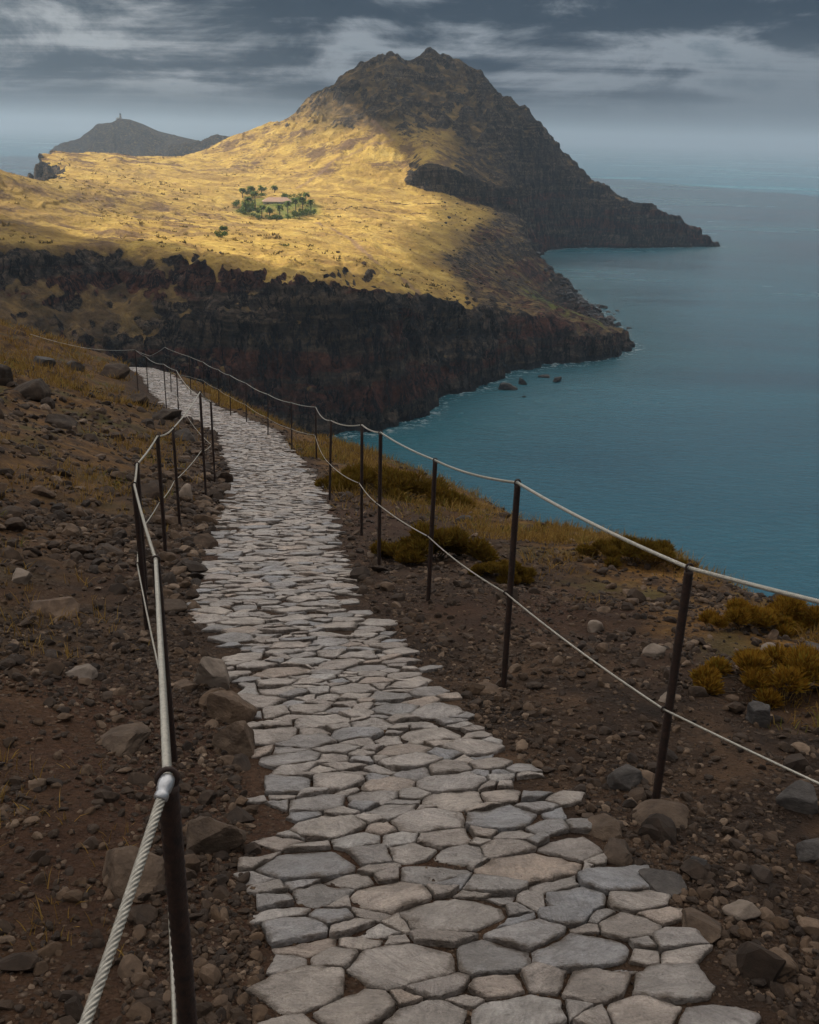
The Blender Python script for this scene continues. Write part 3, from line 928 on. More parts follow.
ROCKS = [  # px, py, width px, height ratio, kind, category label
    (213, 684, 50, 1.1, 'p', "tan angular rock at the left path edge, upper end of the three-rock kerb"),
    (228, 716, 50, 1.0, 'b', "brown angular rock in the middle of the three-rock kerb left of the path"),
    (240, 750, 48, 0.9, 'b', "brown block at the lower end of the three-rock kerb left of the path"),
    (208, 845, 66, 0.75, 'b', "large brown boulder between the nearest fence post and the paving"),
    (140, 882, 74, 0.6, 'b', "large ochre slab leaning out of the bank behind the nearest steel cable"),
    (122, 745, 64, 0.32, 'b', "long flat brown slab lying across the bank left of the cable"),
    (84, 676, 36, 0.55, 'p', "elongated pale stone lying upright on the dark left bank"),
    (22, 582, 24, 0.9, 'p', "pale stone standing at the left edge of the photo on the bank"),
    (58, 615, 50, 0.6, 'b', "half-buried brown rock on the bank below the pale standing stone"),
    (38, 398, 40, 0.7, 'k', "dark outcrop with vertical ribs on the upper left hillside"),
    (43, 366, 24, 0.6, 'd', "grey boulder just above the ribbed dark outcrop"),
    (74, 369, 20, 0.6, 'd', "small dark boulder in grass right of the grey boulder on the hillside"),
    (112, 377, 32, 0.6, 'k', "dark boulder on the hillside beside the far bend of the path"),
    (138, 404, 30, 0.6, 'k', "rough dark rock on the bank beside the far part of the path"),
    (58, 426, 40, 0.5, 'k', "low dark ledge of rock below the ribbed outcrop"),
    (2, 384, 26, 0.9, 'k', "dark rock cut by the left edge of the photo on the hillside"),
    (165, 418, 30, 0.55, 'k', "dark rock lining the left path edge near the far posts"),
    (187, 440, 24, 0.6, 'd', "dark rock at the left path edge behind the thick post"),
    (185, 500, 18, 1.3, 'p', "pale upright stone wedged on the bank between two left posts"),
    (212, 514, 24, 0.45, 'b', "flat brown step stone at the left paving edge"),
    (172, 612, 30, 0.6, 'b', "brown slab at the foot of the left fence near the path"),
    (185, 690, 30, 0.4, 'b', "flat reddish slab beside the foot of the second left post"),
    (593, 632, 20, 0.8, 'p', "pale boulder on the scree right of the second right post"),
    (654, 656, 26, 0.7, 'p', "pale wedge-shaped stone on the scree left of the nearest right post"),
    (667, 700, 20, 0.6, 'p', "pale blocky stone just behind the nearest right post"),
    (757, 722, 32, 0.9, 'd', "round dark boulder below the lower ochre shrub"),
    (770, 626, 26, 0.55, 'p', "smooth pale boulder in front of the upper ochre shrubs"),
    (767, 649, 17, 0.5, 'p', "small pale boulder between the upper and lower ochre shrubs"),
    (816, 655, 24, 0.9, 'd', "dark boulder at the right edge of the photo beside the shrubs"),
    (626, 786, 32, 0.95, 'd', "dark pointed wedge of rock near the nearest right post"),
    (662, 820, 52, 0.28, 'b', "flat orange-tan slab at the foot of the nearest right post"),
    (608, 832, 42, 0.55, 'b', "brown block beside the paving, left of the nearest right post foot"),
    (616, 856, 44, 0.4, 'b', "flat brown slab at the paving edge below the brown block"),
    (660, 886, 50, 0.4, 'd', "dark flat slab right of the paving in the lower right corner area"),
    (697, 868, 26, 0.7, 'd', "dark grey stone on bare soil right of the dark slab"),
    (742, 916, 34, 0.65, 'p', "pale chunky stone on dark soil at the lower right"),
    (700, 934, 54, 0.4, 'b', "broad brown rock half sunk at the right paving edge, lower right"),
    (796, 806, 36, 0.9, 'd', "grey split boulder with a pale face below the lower right cable"),
    (808, 856, 36, 0.85, 'd', "dark boulder near the right edge of the photo, lower right"),
    (775, 974, 30, 0.7, 'b', "brown stone among rubble in the bottom right corner"),
    (734, 966, 24, 0.7, 'b', "brown pebbly boulder at the bottom right beside the paving"),
    (464, 520, 20, 0.45, 'd', "dark flat stone on the grass beyond the right fence near the shrubs"),
    (489, 692, 28, 0.45, 'b', "flat brown stone at the foot of the second right post"),
    (372, 556, 16, 0.6, 'p', "small pale stone at the foot of the post above the shrub"),
    (790, 648, 10, 0.6, 'b', "small brown stone between the two ochre shrubs, rightmost"),
]
KM = {'p': M_ROCK_P, 'b': M_ROCK, 'd': M_ROCK_D, 'k': M_ROCK_K}
for i, (px, py, wp, hr, kd, lab) in enumerate(ROCKS):
    rg = np.random.default_rng(100 + i)
    P, D = ground_hit(px, py)
    wid = wp * math.dist((0, 0, CZ), P) / FPX
    v, f = chipped(4 if wp > 22 else 3, rg, 12, 0.10, i)
    v = v * (np.array([0.56, 0.46, 0.56 * max(hr, 0.36) * 1.1]) * wid)
    a = rg.uniform(-0.5, 0.5)
    v = v @ np.array(Matrix.Rotation(a, 3, 'Z') @ Matrix.Rotation(rg.normal() * 0.2, 3, 'Y')).T
    o = mesh_obj("rock", v, f, KM[kd], smooth=False if wp > 40 else True)
    o.location = (P[0], P[1], P[2] + 0.14 * wid * hr)
    tag(o, lab, "rock", "rocks on the hillside by the path")

SEAROCKS = [(508, 389, 22, 0.55, "low black rock in the water at the foot of the cliff, nearest to the cove"),
            (522, 384, 13, 0.9, "black rock stack in the water beside the low black rock"),
            (543, 377, 12, 0.5, "flat black sea rock between the stack and the headland"),
            (557, 381, 13, 0.7, "black sea rock just off the foot of the headland cliff"),
            (524, 397, 5, 0.6, "tiny black rock awash in front of the rock stack"),
            (604, 308, 10, 0.6, "small black sea rock off the tip of the boulder shore"),
            (618, 311, 5, 0.5, "tiny black rock awash seaward of the boulder shore"),
            (548, 279, 12, 0.4, "flat dark rock in the turquoise shallows of the far cove")]
for i, (px, py, wp, hr, lab) in enumerate(SEAROCKS):
    rg = np.random.default_rng(300 + i)
    vd = ray_dir(px, py); D = CZ / -vd[2]
    P = vd * D; wid = wp * math.hypot(D, CZ) / FPX
    v, f = chipped(4, rg, 11, 0.22, i + 60)
    v = v * (np.array([0.55, 0.5, 0.5 * hr]) * wid)
    o = mesh_obj("sea_rock", v, f, M_SEAROCK, smooth=True)
    o.location = (P[0], P[1], 0.02 * wid)
    tag(o, lab, "sea rock", "rocks standing in the sea")

# boulder shore of the low point
prs = []
while len(prs) < 260:
    t = RNG.uniform(0, 1)
    yb = 470 + 200 * t
    xb = np.interp(yb, COAST[17:25, 1], COAST[17:25, 0]) + RNG.normal(-3, 5)
    prs.append((xb, yb))
prs = np.array(prs)
zb = np.maximum(far_h(prs[:, 0], prs[:, 1]), -0.5)
tag(scatter_stones("shore_rubble", np.c_[prs, zb], np.clip(np.exp(RNG.normal(0.45, 0.45, len(prs))), 0.6, 4.0), RNG, M_SEAROCK, 2, 10), kind='stuff')

# ------------------------------------------------------------------ grass


def blades(pts, n_per, h, spread, width, rng, droop=0.5):
    k = len(pts) * n_per
    b = np.repeat(pts, n_per, 0)
    hh = np.repeat(h, n_per) * rng.uniform(0.5, 1.15, k)
    a = rng.uniform(0, 2 * math.pi, k); rad = np.repeat(spread, n_per) * np.sqrt(rng.uniform(0, 1, k))
    root = b + np.c_[np.cos(a) * rad, np.sin(a) * rad, -0.01 * np.ones(k)]
    la = a + rng.normal(0, 0.9, k); lean = rng.uniform(0.1, 1.0, k) * droop
    d = np.c_[np.cos(la) * np.sin(lean), np.sin(la) * np.sin(lean), np.cos(lean)]
    d2 = np.c_[np.cos(la) * np.sin(lean * 1.7), np.sin(la) * np.sin(lean * 1.7), np.cos(lean * 1.7)]
    sa = rng.uniform(0, 2 * math.pi, k)
    w_ = np.repeat(width, n_per)[:, None] * np.c_[np.cos(sa), np.sin(sa), np.zeros(k)]
    mid = root + d * (hh * 0.55)[:, None]
    tip = mid + d2 * (hh * 0.45)[:, None]
    vs = np.stack([root - w_, root + w_, mid + w_ * 0.7, mid - w_ * 0.7, tip], 1).reshape(-1, 3)
    i = np.arange(k) * 5
    return vs, np.stack([i, i + 1, i + 2, i + 3], -1), np.stack([i + 3, i + 2, i + 4], -1)


def keep_grass(x, y, r_):
    s_ = path_s(x, y); o_ = np.abs(s_) - path_w(y)
    cl_ = fbm(x / 1.7, y / 1.7, octaves=3, seed=71)
    pl = sstep(o_, 0.2, 1.5) * (0.06 + 0.50 * sstep(y, 6, 15))
    pr = np.maximum(sstep(o_, 1.2, 2.6) * (0.40 + .60 * sstep(y, 3, 8)), 0.9 * sstep(y, 10, 16)) * (o_ < 6)
    p = np.where(s_ < 0, pl, pr) * (o_ > 0.08)
    return RNG.uniform(size=len(x)) < p * sstep(cl_, -0.12, 0.22)


pg = near_points(7500, 2.0, 46, -38, 40, keep_grass, RNG)
zg = near_h(pg[:, 0], pg[:, 1])
hgt = np.clip(0.05 + 0.006 * pg[:, 2], 0.05, 0.22) * RNG.uniform(0.6, 1.5, len(pg))
vs, fq, ft = blades(np.c_[pg[:, :2], zg], 9, hgt, hgt * 0.9, 0.0014 + 0.00035 * pg[:, 2], RNG, 0.9)
tag(mesh_obj("dry_grass", vs, [fq, ft], M_STRAW, smooth=False), kind='stuff')


def keep_green(x, y, r_):
    return keep_grass(x, y, r_) & (fbm(x / 1.1, y / 1.1, octaves=2, seed=81) > 0.18)


pg = near_points(700, 2.5, 34, -38, 38, keep_green, RNG)
zg = near_h(pg[:, 0], pg[:, 1])
hgt = np.clip(0.04 + 0.005 * pg[:, 2], 0.04, 0.16) * RNG.uniform(0.6, 1.4, len(pg))
vs, fq, ft = blades(np.c_[pg[:, :2], zg], 10, hgt, hgt * 1.0, 0.0016 + 0.0003 * pg[:, 2], RNG, 1.0)
tag(mesh_obj("green_grass", vs, [fq, ft], M_GRASSG, smooth=False), kind='stuff')

# ------------------------------------------------------------------ shrubs


def shrub(px, py, wpx, hpx, label, mat, seed, D=None):
    rg = np.random.default_rng(seed)
    P, D0 = ground_hit(px, py, 45)
    dist = math.dist((0, 0, CZ), P)
    wid, hei = wpx * dist / FPX, hpx * dist / FPX
    dep = max(hei * 1.3, wid * 0.55)
    root = empty("shrub", P)
    tag(root, label, "shrub", "low shrubs on the seaward brow")
    n = int(16000)
    # clumps
    nc = max(24, int(wid / 0.035))
    cx_ = rg.uniform(-0.5, 0.5, nc) * wid; cy_ = rg.uniform(-0.5, 0.5, nc) * dep
    keep = (cx_ / (wid / 2)) ** 2 + (cy_ / (dep / 2)) ** 2 < 1
    cx_, cy_ = cx_[keep], cy_[keep]
    ch = hei * (1 - 0.75 * ((cx_ / (wid / 2)) ** 2 + (cy_ / (dep / 2)) ** 2)) * rg.uniform(0.55, 1.05, len(cx_))
    cr = np.maximum(ch * 0.40, hei * 0.20) * rg.uniform(0.8, 1.2, len(cx_))
    k = rg.integers(0, len(cx_), n)
    dirs = rg.normal(size=(n, 3)); dirs /= np.linalg.norm(dirs, axis=1, keepdims=True)
    dirs[:, 2] = np.abs(dirs[:, 2]) * 0.9 + 0.05
    rad = cr[k] * (0.45 + 0.65 * rg.uniform(0, 1, n) ** 0.6)
    gx_, gy_ = cx_[k], cy_[k]
    base = np.c_[gx_, gy_, np.zeros(n)]
    gz = near_h(P[0] + gx_, P[1] + gy_) - P[2]
    base[:, 2] = gz + np.maximum(ch[k] - cr[k], 0)
    pos = base + dirs * rad[:, None]
    ln = hei * rg.uniform(0.10, 0.24, n)
    up = dirs + np.c_[rg.normal(0, .35, n), rg.normal(0, .35, n), rg.uniform(0.2, 0.9, n)]
    up /= np.linalg.norm(up, axis=1, keepdims=True)
    sdv = np.cross(up, rg.normal(size=(n, 3))); sdv /= np.linalg.norm(sdv, axis=1, keepdims=True)
    wv = sdv * (ln * 0.085)[:, None]
    vs = np.stack([pos - wv * 0.5, pos + wv * 0.5, pos + up * (ln * 0.5)[:, None] + wv, pos + up * (ln * 0.5)[:, None] - wv, pos + up * ln[:, None]], 1).reshape(-1, 3)
    i = np.arange(n) * 5
    mesh_obj("foliage", vs, [np.stack([i, i + 1, i + 2, i + 3], -1), np.stack([i + 3, i + 2, i + 4], -1)], mat, root, smooth=False)
    # woody stems from the root collar to the clumps
    tv, tf = [], []
    for j in range(len(cx_)):
        a_ = np.array([cx_[j] * 0.25, cy_[j] * 0.25, float(near_h(P[0] + cx_[j] * .25, P[1] + cy_[j] * .25)) - P[2] - 0.02])
        b_ = np.array([cx_[j], cy_[j], float(near_h(P[0] + cx_[j], P[1] + cy_[j])) - P[2] + ch[j] * 0.6])
        d_ = (b_ - a_); d_ /= np.linalg.norm(d_) + 1e-9
        s1 = np.cross(d_, (0.3, 0.5, 0.8)); s1 /= np.linalg.norm(s1); s2 = np.cross(d_, s1)
        o_ = len(tv)
        r0 = 0.012 * max(hei, 0.2)
        for pnt, rad_ in ((a_, r0 * 1.6), ((a_ + b_) / 2 + rg.normal(0, .02, 3), r0), (b_, r0 * .4)):
            for q in range(4):
                tv.append(pnt + rad_ * (math.cos(q * math.pi / 2) * s1 + math.sin(q * math.pi / 2) * s2))
        for lv in range(2):
            for q in range(4):
                tf.append((o_ + lv * 4 + q, o_ + lv * 4 + (q + 1) % 4, o_ + lv * 4 + 4 + (q + 1) % 4, o_ + lv * 4 + 4 + q))
    mesh_obj("stems", np.array(tv), np.array(tf), M_TWIG, root)
    return root


shrub(397, 498, 150, 30, "long low rust-green shrub beyond the fence, between the middle posts", M_SHRUB_G, 1)
shrub(432, 560, 116, 36, "dark olive and rust shrub right of the paving behind two posts", M_SHRUB_G, 2)
shrub(632, 562, 112, 26, "dark rust-brown shrub on the brow against the sea", M_SHRUB_G, 3)
shrub(742, 630, 88, 28, "bright ochre shrub on the brow right of the nearest post", M_SHRUB, 4)
shrub(796, 626, 70, 29, "olive-ochre shrub on the brow at the right edge, above the pale boulder", M_SHRUB, 5)
shrub(776, 690, 150, 40, "wide ochre shrub on the scree at the right edge, lower of the ochre ones", M_SHRUB, 6)
shrub(505, 578, 60, 22, "small dark olive shrub on the slope left of the second right post", M_SHRUB_G, 7)

# ------------------------------------------------------------------ fences


def tube(pts, rad, sides=8, lobes=0, pitch=0.09, lobe_amp=0.14):
    """tube along a polyline; with lobes the section is that of a twisted wire rope"""
    pts = np.asarray(pts, float)
    t = np.gradient(pts, axis=0); t /= np.linalg.norm(t, axis=1, keepdims=True)
    s1 = np.cross(t, (0.0, 0.0, 1.0)); bad = np.linalg.norm(s1, axis=1) < 1e-3
    s1[bad] = (1, 0, 0)
    s1 /= np.linalg.norm(s1, axis=1, keepdims=True); s2 = np.cross(t, s1)
    arc = np.concatenate([[0], np.cumsum(np.linalg.norm(np.diff(pts, axis=0), axis=1))])
    vs, gv = [], []
    ang = np.arange(sides) * 2 * math.pi / sides
    for i in range(len(pts)):
        rr_ = np.full(sides, rad)
        if lobes:
            rr_ = rad * (1 - lobe_amp + lobe_amp * 1.45 * np.abs(np.cos(0.5 * lobes * (ang - arc[i] / pitch * 2 * math.pi))) ** 0.6)
        gv.append(1 - rr_ / rad if lobes else np.zeros(sides))
        vs.append(pts[i] + rr_[:, None] * (np.cos(ang)[:, None] * s1[i] + np.sin(ang)[:, None] * s2[i]))
    vs = np.vstack(vs)
    tube.groove = np.concatenate(gv)
    fs = []
    for i in range(len(pts) - 1):
        for q in range(sides):
            fs.append((i * sides + q, i * sides + (q + 1) % sides, (i + 1) * sides + (q + 1) % sides, (i + 1) * sides + q))
    return vs, np.array(fs)


def join(parts):
    vs, fs, o = [], {}, 0
    for v, f in parts:
        vs.append(v); fs.setdefault(f.shape[1], []).append(f + o); o += len(v)
    return np.vstack(vs), [np.vstack(q) for q in fs.values()]


def ring_mesh(center, axis, rad, thick, n=14, m=6):
    axis = np.asarray(axis, float) / np.linalg.norm(axis)
    a = np.cross(axis, (0.1, 0.2, 0.9)); a /= np.linalg.norm(a); b = np.cross(axis, a)
    vs = []
    for i in range(n):
        th = 2 * math.pi * i / n
        d = math.cos(th) * a + math.sin(th) * b
        for j in range(m):
            ph = 2 * math.pi * j / m
            vs.append(center + d * (rad + thick * math.cos(ph)) + axis * thick * math.sin(ph))
    fs = [(i * m + j, i * m + (j + 1) % m, ((i + 1) % n) * m + (j + 1) % m, ((i + 1) % n) * m + j) for i in range(n) for j in range(m)]
    return np.array(vs), np.array(fs)


def sag(a, b, drop, step):
    L = float(np.linalg.norm(b - a))
    n = max(4, int(L / step))
    t = np.linspace(0, 1, n + 1)[:, None]
    p = a + (b - a) * t
    p[:, 2] -= (4 * drop * t * (1 - t))[:, 0]
    return p


def fence(label, posts, tops_extra, lower_frac, rope_near, clamp=None, radius=0.0155):
    """posts: list of (base xyz, top xyz); cables run through a ring at each top and at mid height"""
    root = empty("cable_fence", posts[0][0])
    o0 = np.array(posts[0][0])
    tag(root, label, "fence")
    tops, mids = [], []
    for i, (b, t) in enumerate(posts):
        b = np.array(b); t = np.array(t)
        near_ = np.linalg.norm(b - np.array([0, 0, CZ])) < 9
        ax = t - b; L = np.linalg.norm(ax)
        n = int(L / (0.008 if near_ else 0.15)) + 2
        q = np.linspace(-0.12, 1, n)[:, None]
        pts = b + ax * q
        v, f = tube(pts, radius, 10 if near_ else 8)
        if near_:                                     # rebar ribs
            k = np.repeat(1 + 0.10 * (np.arange(n) % 2), 10)
            ctr = np.repeat(pts, 10, 0)
            v = ctr + (v - ctr) * k[:, None]
        capc = len(v)
        v = np.vstack([v, t + ax / L * 0.003])
        sd_ = 10 if near_ else 8
        base = (n - 1) * sd_
        cap = np.array([(base + q_, base + (q_ + 1) % sd_, capc) for q_ in range(sd_)])
        po = mesh_obj("post", v - o0, [f, cap], M_POST, root)
        pdir = (np.array(posts[min(i + 1, len(posts) - 1)][1]) - np.array(posts[max(i - 1, 0)][1]))
        pdir = pdir / np.linalg.norm(pdir)
        tp = t + np.array([0, 0, 0.012]); mp = b + ax * lower_frac
        v, f = ring_mesh(tp, pdir, 0.015, 0.0045)
        mesh_obj("top_ring", v - o0, f, M_POST, po)
        side = np.cross(pdir, (0, 0, 1)); side /= np.linalg.norm(side)
        mp = mp - side * (radius + 0.008)
        v, f = ring_mesh(mp, pdir, 0.010, 0.004)
        mesh_obj("mid_ring", v - o0, f, M_POST, po)
        tops.append(tp); mids.append(mp)
    pre, post_ = tops_extra
    T = ([np.array(p) for p in pre] + tops + [np.array(p) for p in post_])
    segs = []
    for a, b in zip(T[:-1], T[1:]):
        m_ = (a + b) / 2
        d_ = np.linalg.norm(m_ - np.array([0, 0, CZ]))
        L = np.linalg.norm(b - a)
        segs.append(sag(a, b, 0.012 * L, 0.0016 if d_ < rope_near else 0.12))
    near_pts = [s_ for s_ in segs if len(s_) > 200]
    far_pts = [s_ for s_ in segs if len(s_) <= 200]
    parts = []
    grooves = []
    for s_ in near_pts:
        parts.append(tube(s_, 0.0068, 30, 6, 0.050, 0.30)); grooves.append(tube.groove)
    for s_ in far_pts:
        parts.append(tube(s_, 0.0072, 6)); grooves.append(tube.groove)
    v, f = join(parts)
    mesh_obj("top_cable", v - o0, f, M_CABLE, root, attrs={'groove': np.concatenate(grooves)})
    lowp = []
    for a, b in zip(mids[:-1], mids[1:]):
        lowp.append(tube(sag(a, b, 0.012 * np.linalg.norm(b - a), 0.08), 0.0042, 6))
    v, f = join(lowp)
    mesh_obj("lower_cable", v - o0, f, M_CABLE, root)
    return root, tops, mids


def post_hit(bpx, tpx, D):
    b = at(bpx[0], bpx[1], D)
    b[2] = min(b[2], float(near_h(b[0], b[1])))
    vt = ray_dir(*tpx)
    zt = CZ + vt[2] * D
    t = np.array([vt[0] * D, vt[1] * D, zt])
    t[:2] = b[:2] + (t[:2] - b[:2]) * 0.6
    return b, t


RP = [((652, 825), (688, 571)), ((504, 680), (517, 485)), ((428, 603.5), (436.5, 462)), ((379, 556), (380.5, 434)), ((361.5, 528.5), (361.8, 426)), ((329.6, 501), (332.5, 421.5)),
      ((316.4, 460.7), (315.7, 407.6)), ((291.9, 452.3), (291.9, 403.2)), ((268, 438.8), (268.8, 394.8)), ((246.5, 424), (246.5, 383.5)), ((230.5, 415), (230.5, 375.5)), ((219, 405), (219, 370)),
      ((204, 394), (204, 362.5)), ((190.6, 390), (190, 357)), ((170.5, 383), (171, 350))]
RD = [3.13, 4.32, 6.17, 7.39, 8.95, 11.72, 17.97, 19.6, 22.2, 25.0, 26.6, 29.3, 32.5, 33.0, 33.8]
rposts = []
g0 = np.array([2.05, 0.75, 0.0]); g0[2] = float(near_h(g0[0], g0[1]))
rposts.append((g0, np.array([2.05, 0.75, at(819, 600, 2.2)[2] + 0.28])))
for (b, t), D in zip(RP, RD):
    rposts.append(post_hit(b, t, D))
end = [at(165, 347, 35.0), at(150, 356, 37.0), at(137, 351, 38.5)]
fence("long rope-cable fence on the seaward right side of the path", rposts, ([np.array([2.9, -1.2, rposts[0][1][2] + 0.5])], end), 0.49, 5.0)

LP = [((186, 1050), (168, 785), 1.22), ((170, 680), (156, 563), 3.35), ((145, 605), (134.5, 487), 5.3), ((140, 585), (137, 466), 6.4), ((163, 554), (157.5, 437.5), 7.55), ((179.4, 526), (173, 429.5), 9.3),
      ((214, 478), (210.8, 402), 13.4), ((205.7, 501), (200, 393), 11.3), ((176.5, 414.6), (176.5, 371), 25.0), ((165.4, 403), (163.5, 364.4), 27.0), ((146.3, 388), (146, 357), 33.5), ((136.5, 385), (135, 350), 31.0)]
lposts = []
for b, t, D in LP:
    vt = ray_dir(*t); tp = np.array([vt[0] * D, vt[1] * D, CZ + vt[2] * D])
    bx = at(b[0], b[1], D)
    bp = np.array([tp[0] + (bx[0] - tp[0]) * 0.3, tp[1], 0.0])
    bp[2] = float(near_h(bp[0], bp[1]))
    lposts.append((bp, tp))
order = [0, 1, 2, 3, 4, 5, 7, 6, 8, 9, 10, 11]
lposts = [lposts[i] for i in order]
pre = [at(84, 1027, 0.92) + np.array([-0.22, -0.32, 0.10]), at(84, 1027, 0.92)]
lf, ltops, lmids = fence("rope-cable fence along the left bank with a twisted steel cable up close", lposts, (pre, [at(80, 347, 36.0), at(30, 334, 38.0)]), 0.48, 3.2)
o0 = np.array(lposts[0][0])
# crimped sleeve with a bead at the nearest post
tp = ltops[0]; d0 = pre[1] - tp; d0 = d0 / np.linalg.norm(d0)
prof = [(0.0, 0.0085), (0.003, 0.0115), (0.012, 0.0125), (0.024, 0.0115), (0.028, 0.0095), (0.032, 0.0110), (0.038, 0.0110), (0.041, 0.0080)]
a = np.cross(d0, (0, 0, 1)); a /= np.linalg.norm(a); b = np.cross(d0, a)
vs = [tp - d0 * 0.004 + d0 * l + r_ * (math.cos(q * math.pi / 10) * a + math.sin(q * math.pi / 10) * b) for l, r_ in prof for q in range(20)]
fs = [(i * 20 + q, i * 20 + (q + 1) % 20, (i + 1) * 20 + (q + 1) % 20, (i + 1) * 20 + q) for i in range(len(prof) - 1) for q in range(20)]
mesh_obj("cable_clamp", np.array(vs) - o0, np.array(fs), M_CLAMP, lf)

# ------------------------------------------------------------------ the grove, house and far details


def frond_crown(rg, n=26, L=4.0):
    vs, fs = [], []
    for i in range(n):
        a_ = rg.uniform(0, 2 * math.pi); up0 = rg.uniform(-0.1, 1.25); l = L * rg.uniform(0.75, 1.1)
        p = np.zeros(3); e = up0
        side = np.array([-math.sin(a_), math.cos(a_), 0])
        o_ = len(vs)
        for k in range(7):
            wd = 0.62 * math.sin(math.pi * (k + 0.6) / 7.2)
            vs += [p - side * wd - (0, 0, 0.18 * wd), p + (0, 0, 0.0), p + side * wd - (0, 0, 0.18 * wd)]
            d_ = np.array([math.cos(a_) * math.cos(e), math.sin(a_) * math.cos(e), math.sin(e)])
            p = p + d_ * l / 7
            e -= 0.30
        for k in range(6):
            for q in range(2):
                fs.append((o_ + k * 3 + q, o_ + k * 3 + q + 1, o_ + k * 3 + q + 4, o_ + k * 3 + q + 3))
    return np.array(vs), np.array(fs)


def trunk(h, r0, r1_, lean=0.3):
    q = np.linspace(0, 1, 9)
    return tube(np.c_[lean * q ** 2, 0 * q, -0.5 + (h + 0.5) * q], r0, 8)


def far_point(px, py, D):
    p = at(px, py, D)
    return np.array([p[0], p[1], float(far_h(p[0], p[1])[0])])


PALMS = [(256, 222, 596, 10.5, "tallest palm, standing up in front of the pale red roof"),
         (243, 212, 640, 5.0, "palm at the upper left end of the grove"), (248, 216, 610, 5.0, "palm on the left side of the grove below the upper one"), (252, 211, 645, 4.5, "palm behind the left part of the grove"),
         (262, 222, 575, 6.0, "low palm in front of the roof, near the middle of the grove"), (246, 221, 580, 5.5, "low palm at the lower left corner of the grove"), (270, 224, 570, 5.5, "low palm at the front edge under the roof"),
         (280, 223, 575, 6.0, "palm in front, right of the roof's middle"), (288, 221, 585, 6.5, "palm at the right front of the grove"), (296, 220, 590, 7.0, "palm on the right side of the grove beside the roof end"),
         (303, 219, 595, 8.0, "tall palm on the right side of the grove"), (311, 220, 592, 7.0, "rightmost palm of the grove"), (306, 214, 620, 6.0, "palm at the back right of the grove"), (275, 206, 665, 3.8, "palm behind the roof"),
         (262, 207, 660, 4.0, "palm behind the roof on its left")]
protos = []
for i, (px, py, D, h, lab) in enumerate(PALMS):
    rg = np.random.default_rng(500 + i)
    P = far_point(px, py, D)
    root = empty("palm_tree", P, rg.uniform(0, 6.28))
    tag(root, lab, "palm", "palms of the grove on the golden plateau")
    v, f = trunk(h, 0.26, 0.2); mesh_obj("trunk", v, f, M_TWIG, root)
    v, f = frond_crown(rg, 42, 4.0); mesh_obj("crown", v + (0.3, 0, h), f, M_PALM, root, smooth=False)


def bush(P, w_, h_, mat, lab, group, seed, name="bush", n=700):
    rg = np.random.default_rng(seed)
    nc = 9
    c_ = np.c_[rg.uniform(-.5, .5, nc) * w_, rg.uniform(-.35, .35, nc) * w_, rg.uniform(0.25, 0.75, nc) * h_]
    k = rg.integers(0, nc, n)
    d = rg.normal(size=(n, 3)); d /= np.linalg.norm(d, axis=1, keepdims=True)
    pos = c_[k] + d * (rg.uniform(0.5, 1.0, n) * h_ * 0.38)[:, None] * (1.2, 1.2, 0.9)
    s1 = rg.normal(size=(n, 3)); s1 /= np.linalg.norm(s1, axis=1, keepdims=True); s2 = np.cross(s1, d)
    sz_ = rg.uniform(0.09, 0.2, n)[:, None] * h_ * 0.7
    vs = np.stack([pos - s1 * sz_, pos + s2 * sz_ * .6, pos + s1 * sz_, pos - s2 * sz_ * .6], 1).reshape(-1, 3)
    i = np.arange(n) * 4
    o = mesh_obj(name, vs, np.stack([i, i + 1, i + 2, i + 3], -1), mat, smooth=False)
    o.location = P
    tag(o, lab, "bush", group)
    return o


GB = [(250, 224, 578, 13, 5.5, "green bush at the lower left of the grove, under the low palm"), (264, 226, 566, 15, 5.0, "green bush in front of the roof at the foot of the tallest palm"), (280, 226, 566, 15, 5.0, "green bush at the front of the grove under the roof's right half"),
      (296, 224, 574, 14, 5.5, "green bush at the right front of the grove"), (308, 222, 582, 11, 5.0, "green bush at the right end of the grove"), (244, 216, 615, 13, 6.0, "green bush at the upper left end of the grove"),
      (256, 214, 640, 12, 5.0, "green bush in the middle of the grove left of the roof"), (252, 220, 600, 11, 5.5, "green bush in the grove between the tallest palm and its left neighbours"), (291, 213, 640, 11, 5.0, "green bush just right of the roof's end in the grove"),
      (302, 216, 615, 11, 5.5, "green bush at the back of the right part of the grove"), (258, 206, 672, 12, 4.5, "green bush at the back of the grove, left of the roof"),
      (222, 246, 405, 5.0, 3.4, "dark lone bush on the golden slope left below the grove"), (225, 234, 445, 4.0, 3.2, "dark bush behind the lone bush on the golden slope"), (285, 248, 400, 4.2, 1.6, "low dark bush on the golden field below the grove")]
for i, (px, py, D, w_, h_, lab) in enumerate(GB):
    bush(far_point(px, py, D), w_, h_ * 0.78, M_BUSH, lab, "bushes on the golden plateau", 700 + i)

